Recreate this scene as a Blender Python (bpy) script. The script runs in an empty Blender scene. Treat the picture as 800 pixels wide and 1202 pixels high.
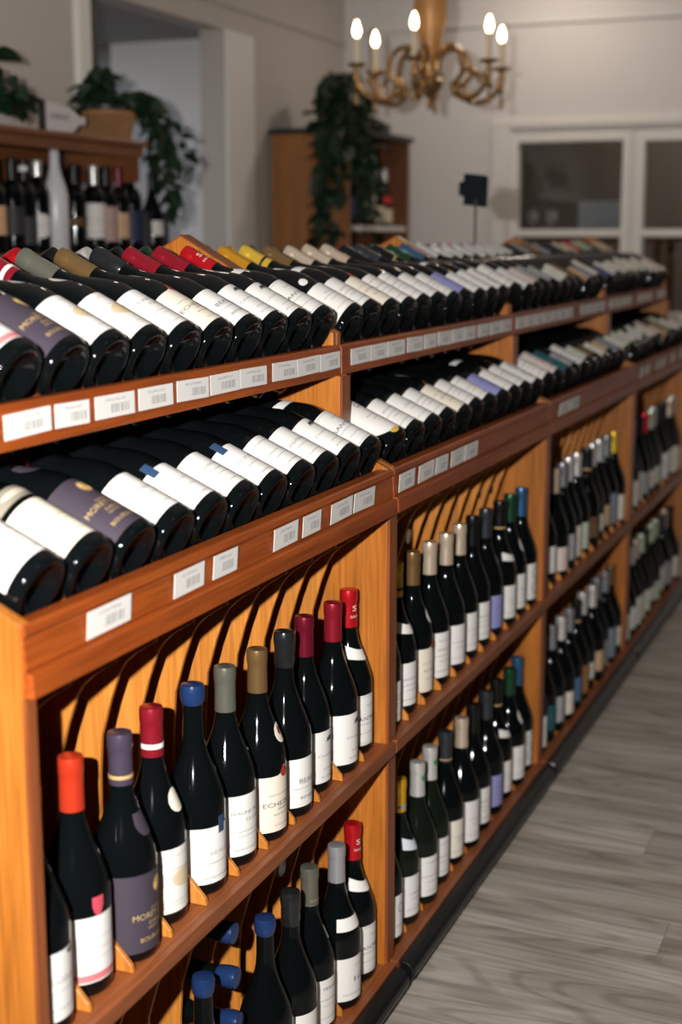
import bpy, bmesh, math, random
from mathutils import Vector, Matrix
C = bpy.context.scene.collection
R = math.radians
random.seed(7)
H = 1.39                       # camera height; mesh code below uses heights relative to the eye

# ------------------------------------------------------------------ camera, light, exposure
cam_d = bpy.data.cameras.new('camera'); cam = bpy.data.objects.new('camera', cam_d); C.objects.link(cam)
bpy.context.scene.camera = cam
cam_d.sensor_fit = 'VERTICAL'; cam_d.sensor_height = 36; cam_d.lens = 50.0
PITCH, YAW = R(10.887), R(22.241)
fwd = Vector((math.cos(PITCH)*math.cos(YAW), math.cos(PITCH)*math.sin(YAW), -math.sin(PITCH)))
cam.location = (0, 0, H); cam.rotation_euler = fwd.to_track_quat('-Z', 'Y').to_euler()
cam_d.clip_start = 0.05
cam_d.dof.use_dof = True; cam_d.dof.focus_distance = 2.2; cam_d.dof.aperture_fstop = 3.0

w = bpy.data.worlds.new('world'); bpy.context.scene.world = w; w.use_nodes = True
w.node_tree.nodes['Background'].inputs[0].default_value = (.8, .85, 1, 1)
w.node_tree.nodes['Background'].inputs[1].default_value = .15
vs = bpy.context.scene.view_settings
vs.view_transform = 'Standard'; vs.look = 'None'; vs.gamma = 1; vs.exposure = 0; vs.use_curve_mapping = False

def light(name, kind, loc, power, color, aim=None, **kw):
    d = bpy.data.lights.new(name, kind); d.energy = power; d.color = color
    for k, v in kw.items(): setattr(d, k, v)
    o = bpy.data.objects.new(name, d); C.objects.link(o); o.location = loc
    if aim: o.rotation_euler = (Vector(aim) - Vector(loc)).to_track_quat('-Z', 'Y').to_euler()
    return o
rgt = Vector((math.sin(YAW), -math.cos(YAW), 0))
fl = Vector((0, 0, H)) - rgt*.21 + Vector((0, 0, .09))
# the photographer's flash, beside the lens
light('camera_flash', 'SPOT', fl, 405, (1, .975, .94), aim=fl + Vector((math.cos(YAW-.05), math.sin(YAW-.05), -.10)),
      spot_size=R(100), spot_blend=.9, shadow_soft_size=.018)
# the shop's ceiling lamps, above and behind the frame
for i, (x, y, p) in enumerate([(1.2, -.9, 1.2), (3.6, -.9, 1.2), (6.7, .2, 4.5), (4.2, 2.2, 2.2), (6.8, 1.8, 7)]):
    light('ceiling_lamp', 'AREA', (x, y, 2.86), p, (1, .84, .70), aim=(x, y, 0), shape='DISK', size=.16)
light('passage_fill', 'AREA', (5.4, 4.2, 2.3), 8, (.80, .88, 1), aim=(5.4, 4.2, 0), shape='DISK', size=.2)  # added cool fill that brightens the passage; no known fixture there
light('beyond_fill', 'AREA', (8.4, 1.2, 2.7), 11, (1, .85, .7), aim=(8.4, 1.2, 0), shape='DISK', size=.2)  # added fill, lifts the darkness behind the window panes; not a known fixture

# ------------------------------------------------------------------ materials
def new_mat(name):
    m = bpy.data.materials.new(name); m.use_nodes = True
    return m, m.node_tree.nodes, m.node_tree.links, m.node_tree.nodes['Principled BSDF']
def plain(name, col, rough=.5, metal=0, spec=.5, coat=0, emit=None, es=0, noise=0):
    m, n, l, b = new_mat(name)
    b.inputs['Base Color'].default_value = (*col, 1); b.inputs['Roughness'].default_value = rough
    b.inputs['Metallic'].default_value = metal; b.inputs['Specular IOR Level'].default_value = spec
    b.inputs['Coat Weight'].default_value = coat
    if 'glass' in name: b.inputs['IOR'].default_value = 1.36
    if emit: b.inputs['Emission Color'].default_value = (*emit, 1); b.inputs['Emission Strength'].default_value = es
    if noise:
        t = n.new('ShaderNodeTexCoord'); z = n.new('ShaderNodeTexNoise'); z.inputs['Scale'].default_value = 14
        z.inputs['Detail'].default_value = 5
        l.new(t.outputs['Object'], z.inputs['Vector'])
        mx = n.new('ShaderNodeMix'); mx.data_type = 'RGBA'
        mx.inputs[6].default_value = (*[c*(1-noise) for c in col], 1); mx.inputs[7].default_value = (*[min(1, c*(1+noise)) for c in col], 1)
        l.new(z.outputs[0], mx.inputs[0]); l.new(mx.outputs[2], b.inputs['Base Color'])
    return m
def wood(name, c1, c2, axis='X', rough=.35, scale=1., coat=.25, dark=.0, rings=0.):
    m, n, l, b = new_mat(name)
    t = n.new('ShaderNodeTexCoord'); oi = n.new('ShaderNodeObjectInfo')
    add = n.new('ShaderNodeVectorMath'); add.operation = 'MULTIPLY_ADD'
    cx = n.new('ShaderNodeCombineXYZ')
    for k in range(3): l.new(oi.outputs['Random'], cx.inputs[k])
    l.new(cx.outputs[0], add.inputs[0]); add.inputs[1].default_value = (7.3, 5.1, 9.7); l.new(t.outputs['Object'], add.inputs[2])
    mp = n.new('ShaderNodeMapping'); s = [30*scale]*3; s['XYZ'.index(axis)] = 2.2*scale; mp.inputs['Scale'].default_value = s
    l.new(add.outputs[0], mp.inputs['Vector'])
    z = n.new('ShaderNodeTexNoise'); z.inputs['Scale'].default_value = 1; z.inputs['Detail'].default_value = 6
    z.inputs['Roughness'].default_value = .65; z.inputs['Distortion'].default_value = .6
    l.new(mp.outputs[0], z.inputs['Vector'])
    z2 = n.new('ShaderNodeTexNoise'); z2.inputs['Scale'].default_value = 5; z2.inputs['Detail'].default_value = 7
    mp2 = n.new('ShaderNodeMapping'); s2 = [40*scale]*3; s2['XYZ'.index(axis)] = 1.6*scale; mp2.inputs['Scale'].default_value = s2
    l.new(add.outputs[0], mp2.inputs['Vector']); l.new(mp2.outputs[0], z2.inputs['Vector'])
    r = n.new('ShaderNodeValToRGB'); r.color_ramp.elements[0].position = .3; r.color_ramp.elements[1].position = .7
    r.color_ramp.elements[0].color = (*c1, 1); r.color_ramp.elements[1].color = (*c2, 1)
    l.new(z.outputs[0], r.inputs[0])
    pr = n.new('ShaderNodeMapRange'); pr.inputs[1].default_value = .35; pr.inputs[2].default_value = .6; pr.inputs[3].default_value = .72; pr.inputs[4].default_value = 1
    l.new(z2.outputs[0], pr.inputs[0])
    mul = n.new('ShaderNodeMix'); mul.data_type = 'RGBA'; mul.blend_type = 'MULTIPLY'; mul.inputs[0].default_value = 1
    l.new(r.outputs[0], mul.inputs[6]); l.new(pr.outputs[0], mul.inputs[7])
    out = mul.outputs[2]
    if rings:
        wv = n.new('ShaderNodeTexWave'); wv.wave_type = 'BANDS'; wv.bands_direction = 'X' if axis != 'X' else 'Y'
        wv.inputs['Scale'].default_value = 9; wv.inputs['Distortion'].default_value = 7; wv.inputs['Detail'].default_value = 2
        wv.inputs['Detail Scale'].default_value = .6
        mp3 = n.new('ShaderNodeMapping'); s3 = [3.]*3; s3['XYZ'.index(axis)] = .5; mp3.inputs['Scale'].default_value = s3
        l.new(add.outputs[0], mp3.inputs['Vector']); l.new(mp3.outputs[0], wv.inputs['Vector'])
        q = n.new('ShaderNodeMapRange'); q.inputs[3].default_value = 1-rings; q.inputs[4].default_value = 1
        l.new(wv.outputs[0], q.inputs[0])
        m2 = n.new('ShaderNodeMix'); m2.data_type = 'RGBA'; m2.blend_type = 'MULTIPLY'; m2.inputs[0].default_value = 1
        l.new(out, m2.inputs[6]); l.new(q.outputs[0], m2.inputs[7]); out = m2.outputs[2]
    l.new(out, b.inputs['Base Color'])
    b.inputs['Specular IOR Level'].default_value = .32
    b.inputs['Roughness'].default_value = rough; b.inputs['Coat Weight'].default_value = coat; b.inputs['Coat Roughness'].default_value = .25
    bp = n.new('ShaderNodeBump'); bp.inputs['Strength'].default_value = .12; bp.inputs['Distance'].default_value = .002
    l.new(z2.outputs[0], bp.inputs['Height']); l.new(bp.outputs[0], b.inputs['Normal'])
    return m
M = {}
M['oak_panel'] = wood('oak_panel', (.40, .118, .014), (.56, .195, .030), 'Z', .4, 1., .2, rings=.22)
M['oak_fin'] = wood('oak_fin', (.46, .155, .022), (.60, .23, .042), 'Z', .45, .8, .15)
M['rail'] = wood('rail', (.235, .040, .006), (.37, .082, .010), 'X', .42, 1., .08)
M['shelf'] = wood('shelf', (.22, .058, .017), (.33, .098, .030), 'X', .42, 1., .12)
M['edge'] = wood('edge', (.20, .05, .014), (.30, .085, .025), 'Z', .4, 1., .2)
M['raw_wood'] = wood('raw_wood', (.20, .075, .025), (.28, .11, .04), 'Y', .6, 1., .05)
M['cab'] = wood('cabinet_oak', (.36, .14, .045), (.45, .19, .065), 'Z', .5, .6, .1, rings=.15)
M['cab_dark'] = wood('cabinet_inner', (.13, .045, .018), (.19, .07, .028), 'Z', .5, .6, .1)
M['shelfwood'] = wood('left_shelf_wood', (.16, .05, .015), (.25, .085, .028), 'X', .45, .7, .2)
M['rubber'] = plain('bumper_rubber', (.005, .0055, .006), .30, spec=.35)
M['black'] = plain('black_paint', (.012, .012, .013), .5)
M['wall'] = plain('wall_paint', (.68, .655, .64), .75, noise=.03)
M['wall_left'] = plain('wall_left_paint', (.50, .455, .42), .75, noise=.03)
M['wall_far'] = plain('wall_unseen_paint', (.16, .12, .09), .8)
M['trim'] = plain('trim_paint', (.74, .72, .69), .5)
M['ceiling'] = plain('ceiling_paint', (.7, .68, .66), .8)
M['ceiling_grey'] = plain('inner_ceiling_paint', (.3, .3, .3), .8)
M['glass'] = plain('bottle_glass', (.0025, .0035, .004), .06, spec=.42, coat=0)
M['glass_green'] = plain('bottle_glass_green', (.006, .009, .006), .06, spec=.42)
M['brass'] = plain('antique_brass', (.40, .23, .095), .36, .85, noise=.4)
M['gilt_wood'] = plain('gilt_wood', (.50, .25, .09), .45, .25, noise=.4)
M['candle'] = plain('candle_sleeve', (.80, .66, .46), .5)
M['bulb'] = plain('bulb_glow', (1, .8, .5), .4, emit=(1, .74, .42), es=16)
M['leaf'] = plain('leaf', (.010, .032, .014), .42, noise=.5)
M['stem'] = plain('stem', (.05, .04, .02), .6)
M['ceramic'] = plain('white_ceramic', (.62, .62, .64), .3)
M['sign_white'] = plain('sign_paint', (.6, .56, .55), .6)
M['slate'] = plain('slate', (.010, .013, .016), .9, spec=.1)
M['steel'] = plain('stem_steel', (.03, .03, .03), .5)
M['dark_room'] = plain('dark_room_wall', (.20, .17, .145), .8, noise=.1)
M['blue_white'] = plain('blue_white_box', (.55, .62, .70), .5)
M['pot'] = plain('dark_pot', (.02, .02, .022), .4)
def wicker():
    m, n, l, b = new_mat('wicker')
    b.inputs['Base Color'].default_value = (.36, .185, .075, 1); b.inputs['Roughness'].default_value = .3
    return m
M['wicker'] = wicker()

_caps = {}
def cap_mat(col, rough=.28, metal=.55):
    k = (col, rough, metal)
    if k not in _caps: _caps[k] = plain('capsule_foil', col, rough, metal, spec=.5)
    return _caps[k]
_ink = {}
def ink_mat(col):
    if col not in _ink: _ink[col] = plain('print_ink', col, .5)
    return _ink[col]
_paper = {}
def paper(base, ink=(.12, .11, .11), lines=((.62, .03, .32), (.48, .018, .42), (.36, .014, .28), (.14, .02, .36)), border=0, stripe=None):
    """label paper: flat print only (rows of small type, a border, a coloured stripe)"""
    key = (base, ink, lines, border, stripe)
    if key in _paper: return _paper[key]
    m, n, l, b = new_mat('label_paper')
    b.inputs['Roughness'].default_value = .55; b.inputs['Specular IOR Level'].default_value = .3
    uv = n.new('ShaderNodeUVMap'); uv.uv_map = 'UVMap'
    sp = n.new('ShaderNodeSeparateXYZ'); l.new(uv.outputs[0], sp.inputs[0])
    oi = n.new('ShaderNodeObjectInfo')
    def mth(op, a, c=None):
        q = n.new('ShaderNodeMath'); q.operation = op
        for i, x in enumerate((a, c)):
            if x is None: continue
            if isinstance(x, (int, float)): q.inputs[i].default_value = x
            else: l.new(x, q.inputs[i])
        return q.outputs[0]
    mask = None
    uc = mth('ABSOLUTE', mth('SUBTRACT', sp.outputs[0], .5))
    cb = n.new('ShaderNodeCombineXYZ'); l.new(mth('MULTIPLY', sp.outputs[0], 130), cb.inputs[0]); l.new(mth('MULTIPLY', sp.outputs[1], 38), cb.inputs[1])
    nz = n.new('ShaderNodeTexNoise'); nz.inputs['Scale'].default_value = 1; nz.inputs['Detail'].default_value = 1
    l.new(cb.outputs[0], nz.inputs['Vector']); glyph = mth('GREATER_THAN', nz.outputs[0], .5)
    for (vc, hh, hw) in lines:
        inb = mth('MULTIPLY', mth('LESS_THAN', mth('ABSOLUTE', mth('SUBTRACT', sp.outputs[1], vc)), hh), mth('LESS_THAN', uc, hw*.8))
        inb = mth('MULTIPLY', inb, glyph); mask = inb if mask is None else mth('MAXIMUM', mask, inb)
    if mask is None: mask = mth('MULTIPLY', 0.0, 0.0)
    if border:
        bu = mth('MULTIPLY', mth('GREATER_THAN', uc, .47), mth('LESS_THAN', uc, .476))
        vc2 = mth('ABSOLUTE', mth('SUBTRACT', sp.outputs[1], .5))
        bv = mth('MULTIPLY', mth('GREATER_THAN', vc2, .455), mth('LESS_THAN', vc2, .465))
        mask = mth('MAXIMUM', mask, mth('MAXIMUM', bu, bv))
    mx = n.new('ShaderNodeMix'); mx.data_type = 'RGBA'
    mx.inputs[6].default_value = (*base, 1); mx.inputs[7].default_value = (*[ink[i]*.6+base[i]*.4 for i in range(3)], 1)
    l.new(mask, mx.inputs[0]); out = mx.outputs[2]
    if stripe:
        (v0, v1, sc) = stripe
        sm = mth('MULTIPLY', mth('GREATER_THAN', sp.outputs[1], v0), mth('LESS_THAN', sp.outputs[1], v1))
        m2 = n.new('ShaderNodeMix'); m2.data_type = 'RGBA'; m2.inputs[7].default_value = (*sc, 1)
        l.new(sm, m2.inputs[0]); l.new(out, m2.inputs[6]); out = m2.outputs[2]
    l.new(out, b.inputs['Base Color'])
    _paper[key] = m
    return m
def tag_mat():
    m, n, l, b = new_mat('price_tag_paper'); b.inputs['Roughness'].default_value = .5
    uv = n.new('ShaderNodeUVMap'); uv.uv_map = 'UVMap'; sp = n.new('ShaderNodeSeparateXYZ'); l.new(uv.outputs[0], sp.inputs[0])
    oi = n.new('ShaderNodeObjectInfo')
    def mth(op, a, c=None):
        q = n.new('ShaderNodeMath'); q.operation = op
        for i, x in enumerate((a, c)):
            if x is None: continue
            if isinstance(x, (int, float)): q.inputs[i].default_value = x
            else: l.new(x, q.inputs[i])
        return q.outputs[0]
    u, v = sp.outputs[0], sp.outputs[1]; rnd = oi.outputs['Random']
    nz = n.new('ShaderNodeTexNoise'); nz.noise_dimensions = '1D'; nz.inputs['Detail'].default_value = 0; nz.inputs['Scale'].default_value = 1
    l.new(mth('ADD', mth('MULTIPLY', u, 42), mth('MULTIPLY', rnd, 100)), nz.inputs['W'])
    bars = mth('GREATER_THAN', nz.outputs[0], .5)
    s = mth('ADD', .34, mth('MULTIPLY', rnd, .12))
    reg = mth('MULTIPLY', mth('MULTIPLY', mth('GREATER_THAN', u, s), mth('LESS_THAN', u, mth('ADD', s, .46))),
              mth('MULTIPLY', mth('GREATER_THAN', v, .2), mth('LESS_THAN', v, .58)))
    bar = mth('MULTIPLY', bars, reg)
    n2 = n.new('ShaderNodeTexNoise'); n2.inputs['Scale'].default_value = 1; n2.inputs['Detail'].default_value = 1
    cb = n.new('ShaderNodeCombineXYZ'); l.new(mth('MULTIPLY', u, 60), cb.inputs[0]); l.new(mth('ADD', mth('MULTIPLY', v, 14), mth('MULTIPLY', rnd, 50)), cb.inputs[1]); l.new(cb.outputs[0], n2.inputs['Vector'])
    tl = mth('MULTIPLY', mth('MULTIPLY', mth('GREATER_THAN', v, .72), mth('LESS_THAN', v, .84)), mth('GREATER_THAN', n2.outputs[0], .52))
    tl = mth('MULTIPLY', tl, mth('LESS_THAN', mth('ABSOLUTE', mth('SUBTRACT', u, .5)), .26))
    mk = mth('MULTIPLY', mth('MAXIMUM', bar, tl), .62)
    mx = n.new('ShaderNodeMix'); mx.data_type = 'RGBA'; mx.inputs[6].default_value = (.74, .72, .69, 1); mx.inputs[7].default_value = (.1, .1, .1, 1)
    l.new(mk, mx.inputs[0]); l.new(mx.outputs[2], b.inputs['Base Color'])
    return m
M['tag'] = tag_mat()
def plank_mat():
    m, n, l, b = new_mat('floor_plank_vinyl')
    t = n.new('ShaderNodeTexCoord'); oi = n.new('ShaderNodeObjectInfo')
    cx = n.new('ShaderNodeCombineXYZ')
    for k in range(3): l.new(oi.outputs['Random'], cx.inputs[k])
    ad = n.new('ShaderNodeVectorMath'); ad.operation = 'MULTIPLY_ADD'; l.new(cx.outputs[0], ad.inputs[0]); ad.inputs[1].default_value = (31, 17, 5); l.new(t.outputs['Object'], ad.inputs[2])
    mp = n.new('ShaderNodeMapping'); mp.inputs['Scale'].default_value = (11, 1.5, 1); l.new(ad.outputs[0], mp.inputs['Vector'])
    z = n.new('ShaderNodeTexNoise'); z.inputs['Scale'].default_value = 1.3; z.inputs['Detail'].default_value = 4; z.inputs['Distortion'].default_value = .8; l.new(mp.outputs[0], z.inputs['Vector'])
    # cathedral grain: contour lines of the smooth noise
    z3 = n.new('ShaderNodeTexNoise'); z3.inputs['Scale'].default_value = .55; z3.inputs['Detail'].default_value = 1; l.new(mp.outputs[0], z3.inputs['Vector'])
    sn = n.new('ShaderNodeMath'); sn.operation = 'MULTIPLY'; sn.inputs[1].default_value = 95; l.new(z3.outputs[0], sn.inputs[0])
    s2 = n.new('ShaderNodeMath'); s2.operation = 'SINE'; l.new(sn.outputs[0], s2.inputs[0])
    mr = n.new('ShaderNodeMapRange'); mr.inputs[1].default_value = .3; mr.inputs[2].default_value = 1; mr.inputs[3].default_value = 1; mr.inputs[4].default_value = .74; l.new(s2.outputs[0], mr.inputs[0])
    mp2 = n.new('ShaderNodeMapping'); mp2.inputs['Scale'].default_value = (110, 5, 1); l.new(ad.outputs[0], mp2.inputs['Vector'])
    z2 = n.new('ShaderNodeTexNoise'); z2.inputs['Scale'].default_value = 1; z2.inputs['Detail'].default_value = 5; l.new(mp2.outputs[0], z2.inputs['Vector'])
    m3 = n.new('ShaderNodeMapRange'); m3.inputs[1].default_value = .3; m3.inputs[2].default_value = .62; m3.inputs[3].default_value = .78; m3.inputs[4].default_value = 1.05; l.new(z2.outputs[0], m3.inputs[0])
    r = n.new('ShaderNodeValToRGB'); r.color_ramp.elements[0].position = .32; r.color_ramp.elements[1].position = .66
    r.color_ramp.elements[0].color = (.325, .275, .228, 1); r.color_ramp.elements[1].color = (.56, .505, .445, 1); l.new(z.outputs[0], r.inputs[0])
    pm = n.new('ShaderNodeMath'); pm.operation = 'MULTIPLY'; l.new(mr.outputs[0], pm.inputs[0]); l.new(m3.outputs[0], pm.inputs[1])
    rr = n.new('ShaderNodeMapRange'); rr.inputs[3].default_value = .94; rr.inputs[4].default_value = 1.05; l.new(oi.outputs['Random'], rr.inputs[0])
    p2 = n.new('ShaderNodeMath'); p2.operation = 'MULTIPLY'; l.new(pm.outputs[0], p2.inputs[0]); l.new(rr.outputs[0], p2.inputs[1])
    mx = n.new('ShaderNodeMix'); mx.data_type = 'RGBA'; mx.blend_type = 'MULTIPLY'; mx.inputs[0].default_value = 1
    l.new(r.outputs[0], mx.inputs[6]); l.new(p2.outputs[0], mx.inputs[7]); l.new(mx.outputs[2], b.inputs['Base Color'])
    b.inputs['Roughness'].default_value = .55
    bp = n.new('ShaderNodeBump'); bp.inputs['Strength'].default_value = .15; bp.inputs['Distance'].default_value = .002; l.new(z2.outputs[0], bp.inputs['Height']); l.new(bp.outputs[0], b.inputs['Normal'])
    return m
M['plank'] = plank_mat()

# ------------------------------------------------------------------ mesh building
class MB:
    def __init__(s): s.v = []; s.f = []; s.uv = {}
    def add(s, vs_, fs):
        o = len(s.v); s.v += [tuple(v) for v in vs_]; s.f += [tuple(i+o for i in f) for f in fs]; return s
    def box(s, x0, x1, y0, y1, z0, z1):
        return s.add([(x0,y0,z0),(x1,y0,z0),(x1,y1,z0),(x0,y1,z0),(x0,y0,z1),(x1,y0,z1),(x1,y1,z1),(x0,y1,z1)],
                     [(0,3,2,1),(4,5,6,7),(0,1,5,4),(1,2,6,5),(2,3,7,6),(3,0,4,7)])
    def prism(s, pts, x0, x1):                 # outline in Y,Z, counter-clockwise or not, extruded along X
        n = len(pts)
        return s.add([(x0, y, z) for y, z in pts] + [(x1, y, z) for y, z in pts],
                     [tuple(range(n)), tuple(range(2*n-1, n-1, -1))] + [(i, i+n, (i+1) % n+n, (i+1) % n) for i in range(n)])
    def lathe(s, prof, seg=24, c=(0, 0, 0)):   # profile of (r, z)
        vs_, fs, rows = [], [], []
        for r, z in prof:
            if r < 1e-6: rows.append([len(vs_)]); vs_.append((c[0], c[1], c[2]+z))
            else:
                rows.append(list(range(len(vs_), len(vs_)+seg)))
                vs_ += [(c[0]+r*math.cos(2*math.pi*k/seg), c[1]+r*math.sin(2*math.pi*k/seg), c[2]+z) for k in range(seg)]
        for a, b in zip(rows, rows[1:]):
            for k in range(seg):
                k2 = (k+1) % seg
                if len(a) == 1 and len(b) == 1: continue
                if len(a) == 1: fs.append((a[0], b[k2], b[k]))
                elif len(b) == 1: fs.append((a[k], a[k2], b[0]))
                else: fs.append((a[k], a[k2], b[k2], b[k]))
        return s.add(vs_, fs)
    def tube(s, pts, rad, seg=8):
        pts = [Vector(p) for p in pts]; n = len(pts); rads = rad if hasattr(rad, '__len__') else [rad]*n
        t0 = (pts[1]-pts[0]).normalized(); u = t0.orthogonal().normalized(); vs_, fs = [], []
        for i, p in enumerate(pts):
            t = (pts[min(i+1, n-1)]-pts[max(i-1, 0)]).normalized(); u = (u - t*u.dot(t)).normalized(); w_ = t.cross(u)
            vs_ += [p + (u*math.cos(2*math.pi*k/seg) + w_*math.sin(2*math.pi*k/seg))*rads[i] for k in range(seg)]
        for i in range(n-1):
            for k in range(seg): fs.append((i*seg+k, i*seg+(k+1) % seg, (i+1)*seg+(k+1) % seg, (i+1)*seg+k))
        fs.append(tuple(range(seg-1, -1, -1))); fs.append(tuple((n-1)*seg+k for k in range(seg)))
        return s.add(vs_, fs)
    def mesh(s, name, mat, base=(0, 0, 0), smooth=False, angle=40):
        me = bpy.data.meshes.new(name)
        me.from_pydata([(v[0]-base[0], v[1]-base[1], v[2]-base[2]) for v in s.v], [], s.f)
        bm = bmesh.new(); bm.from_mesh(me); bmesh.ops.recalc_face_normals(bm, faces=bm.faces); bm.to_mesh(me); bm.free()
        me.materials.append(mat)
        if smooth:
            for p in me.polygons: p.use_smooth = True
            me.set_sharp_from_angle(angle=R(angle))
        return me
def link(name, me, parent=None):
    o = bpy.data.objects.new(name, me); C.objects.link(o)
    if parent is not None: o.parent = parent
    return o
def thing(name, label, cat, base, group=None):
    o = bpy.data.objects.new(name, None); C.objects.link(o); o.location = (base[0], base[1], base[2]+H)
    o.empty_display_size = .02; o['label'] = label; o['category'] = cat
    if group: o['group'] = group
    return o
def part(name, mb, mat, root, base, parent=None, smooth=False, bevel=0, label=None, angle=40):
    o = link(name, mb.mesh(name, mat, base, smooth, angle), parent or root)
    if bevel:
        b = o.modifiers.new('bevel', 'BEVEL'); b.width = bevel; b.segments = 2; b.limit_method = 'ANGLE'
    if label: o['label'] = label
    return o
def tagit(o, label, cat, group=None):
    o['label'] = label; o['category'] = cat
    if group: o['group'] = group
def struct(name, mb, mat, bevel=0):
    o = link(name, mb.mesh(name, mat)); o.location.z = H; o['kind'] = 'structure'
    if bevel: b = o.modifiers.new('bevel', 'BEVEL'); b.width = bevel; b.segments = 2; b.limit_method = 'ANGLE'
    return o
FZ = -H                      # the floor, in eye-relative height

# ------------------------------------------------------------------ the room
XB, YL = 7.39, 3.0           # back wall and left wall planes
YR, XN, ZC = -3.2, -2.6, 1.50
fb = MB().box(XN, XB+.9, YR, 5.0, FZ-.06, FZ-.004)
floor = struct('floor', fb, plain('subfloor', (.05, .045, .04), .8))
PW, PL_ = .152, 1.22
nplank = 0
pm = {}
for i in range(60):
    x0 = -.1 + i*PW
    if x0 > XB: break
    off = random.uniform(0, PL_)
    y = -1.85 - off
    while y < 3.0:
        y0, y1 = max(y, -1.85), min(y+PL_, 2.45)
        y += PL_
        if y1-y0 < .03: continue
        # planks the frame can see: the aisle in front of the rack, and a little beyond its near end
        if x0 < 1.379: 
            continue
        key = round(y1-y0, 3)
        if key not in pm:
            b = MB().box(0, PW-.0009, 0, key-.0009, -.004, 0); pm[key] = b.mesh('plank', M['plank'])
        o = link('plank', pm[key], floor); o.location = (x0, y0, FZ + random.uniform(-.0002, .0002)); nplank += 1
# the rest of the floor, out of view or behind the rack, as one sheet
rb = MB()
rb.box(XN, 1.38, YR, 5.0, FZ-.004, FZ-.0005); rb.box(1.38, XB, YR, -1.85, FZ-.004, FZ-.0005); rb.box(1.38, XB+.9, 2.45, 5.0, FZ-.004, FZ-.0005)
o = link('floor_covering', rb.mesh('floor_covering', M['plank']), floor); o['kind'] = 'stuff'

OX0, OX1, OZ = 4.80, 5.95, .918      # opening in the left wall
WT = .12
b = MB(); b.box(XN, OX0, YL, YL+WT, FZ, ZC); b.box(OX1, XB, YL, YL+WT, FZ, ZC); b.box(OX0, OX1, YL, YL+WT, OZ, ZC)
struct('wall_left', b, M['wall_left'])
# windows: upper and lower sashes
WINS = [(1.44, 2.066, -.42, .534), (.79, 1.413, -.42, .528), (.14, .763, -.42, .528)]
b = MB(); ys = sorted(WINS)
b.box(XB, XB+.14, YR, ys[0][0], FZ, ZC); b.box(XB, XB+.14, ys[-1][1], YL+WT, FZ, ZC)
b.box(XB, XB+.14, ys[0][0], ys[-1][1], FZ, -.42); b.box(XB, XB+.14, ys[0][0], ys[-1][1], .528, ZC)
for a, c in zip(ys, ys[1:]): b.box(XB, XB+.14, a[1], c[0], -.42, .528)
struct('wall_back', b, M['wall'])
struct('wall_right', MB().box(XN, XB, YR-.1, YR, FZ, ZC), M['wall_far'])
struct('wall_near', MB().box(XN-.1, XN, YR, YL, FZ, ZC), M['wall_far'])
struct('ceiling', MB().box(XN, XB+.14, YR, YL+WT, ZC, ZC+.08), M['ceiling'])
# the passage behind the opening
struct('wall_passage', MB().box(6.30, 6.38, YL+WT, 5.0, FZ, 1.06).box(3.2, 6.38, 5.0, 5.08, FZ, 1.06).box(3.12, 3.2, YL+WT, 5.08, FZ, 1.06), M['wall'])
struct('ceiling_passage', MB().box(3.12, 6.38, YL+WT, 5.08, .935, 1.0), M['ceiling_grey'])
struct('trim_opening_right', MB().box(OX1, OX1+.28, YL-.018, YL, FZ, OZ), M['trim'], .004)
struct('trim_opening_left', MB().box(OX0-.085, OX0, YL-.03, YL, FZ, ZC), M['trim'], .004)
struct('trim_opening_post', MB().box(OX0+.01, OX0+.09, YL+.0, YL+WT, FZ, OZ), M['black'])
# battens over the joints of the wall panels
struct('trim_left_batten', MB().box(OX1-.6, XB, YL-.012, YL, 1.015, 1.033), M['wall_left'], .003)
struct('trim_back_batten', MB().box(XB-.012, XB, YR, YL, 1.070, 1.088), M['wall'], .003)
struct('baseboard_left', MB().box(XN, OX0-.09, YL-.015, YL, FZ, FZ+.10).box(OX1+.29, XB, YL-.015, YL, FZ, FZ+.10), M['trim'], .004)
struct('baseboard_back', MB().box(XB-.015, XB, YR, YL-.02, FZ, FZ+.10), M['trim'], .004)
struct('trim_window_casing', MB().box(XB-.022, XB, ys[-1][1], ys[-1][1]+.10, -.55, .56).box(XB-.022, XB, ys[0][0]-.1, ys[-1][1]+.10, .56, .60), M['trim'], .004)
gm, n, l, bs = new_mat('window_glass'); bs.inputs['Transmission Weight'].default_value = 1; bs.inputs['Roughness'].default_value = .02
bs.inputs['Base Color'].default_value = (.75, .8, .82, 1); bs.inputs['IOR'].default_value = 1.45; bs.inputs['Specular IOR Level'].default_value = .5
M['window_glass'] = gm
for i, (y0, y1, z0, z1) in enumerate(WINS):
    fr = MB(); t = .042
    fr.box(XB-.012, XB+.06, y0, y0+t, z0, z1); fr.box(XB-.012, XB+.06, y1-t, y1, z0, z1)
    fr.box(XB-.012, XB+.06, y0+t, y1-t, z1-t-.006, z1); fr.box(XB-.012, XB+.06, y0+t, y1-t, z0, z0+.05); fr.box(XB-.016, XB+.06, y0+t, y1-t, .008, .046)
    wn = struct('window_%d' % (i+1), fr, M['trim'], .004)
    for (a, c) in ((z0+.05, .008), (.046, z1-t-.006)):
        p = link('pane', MB().box(XB+.028, XB+.033, y0+t, y1-t, a, c).mesh('pane', M['window_glass']), wn)
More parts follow.
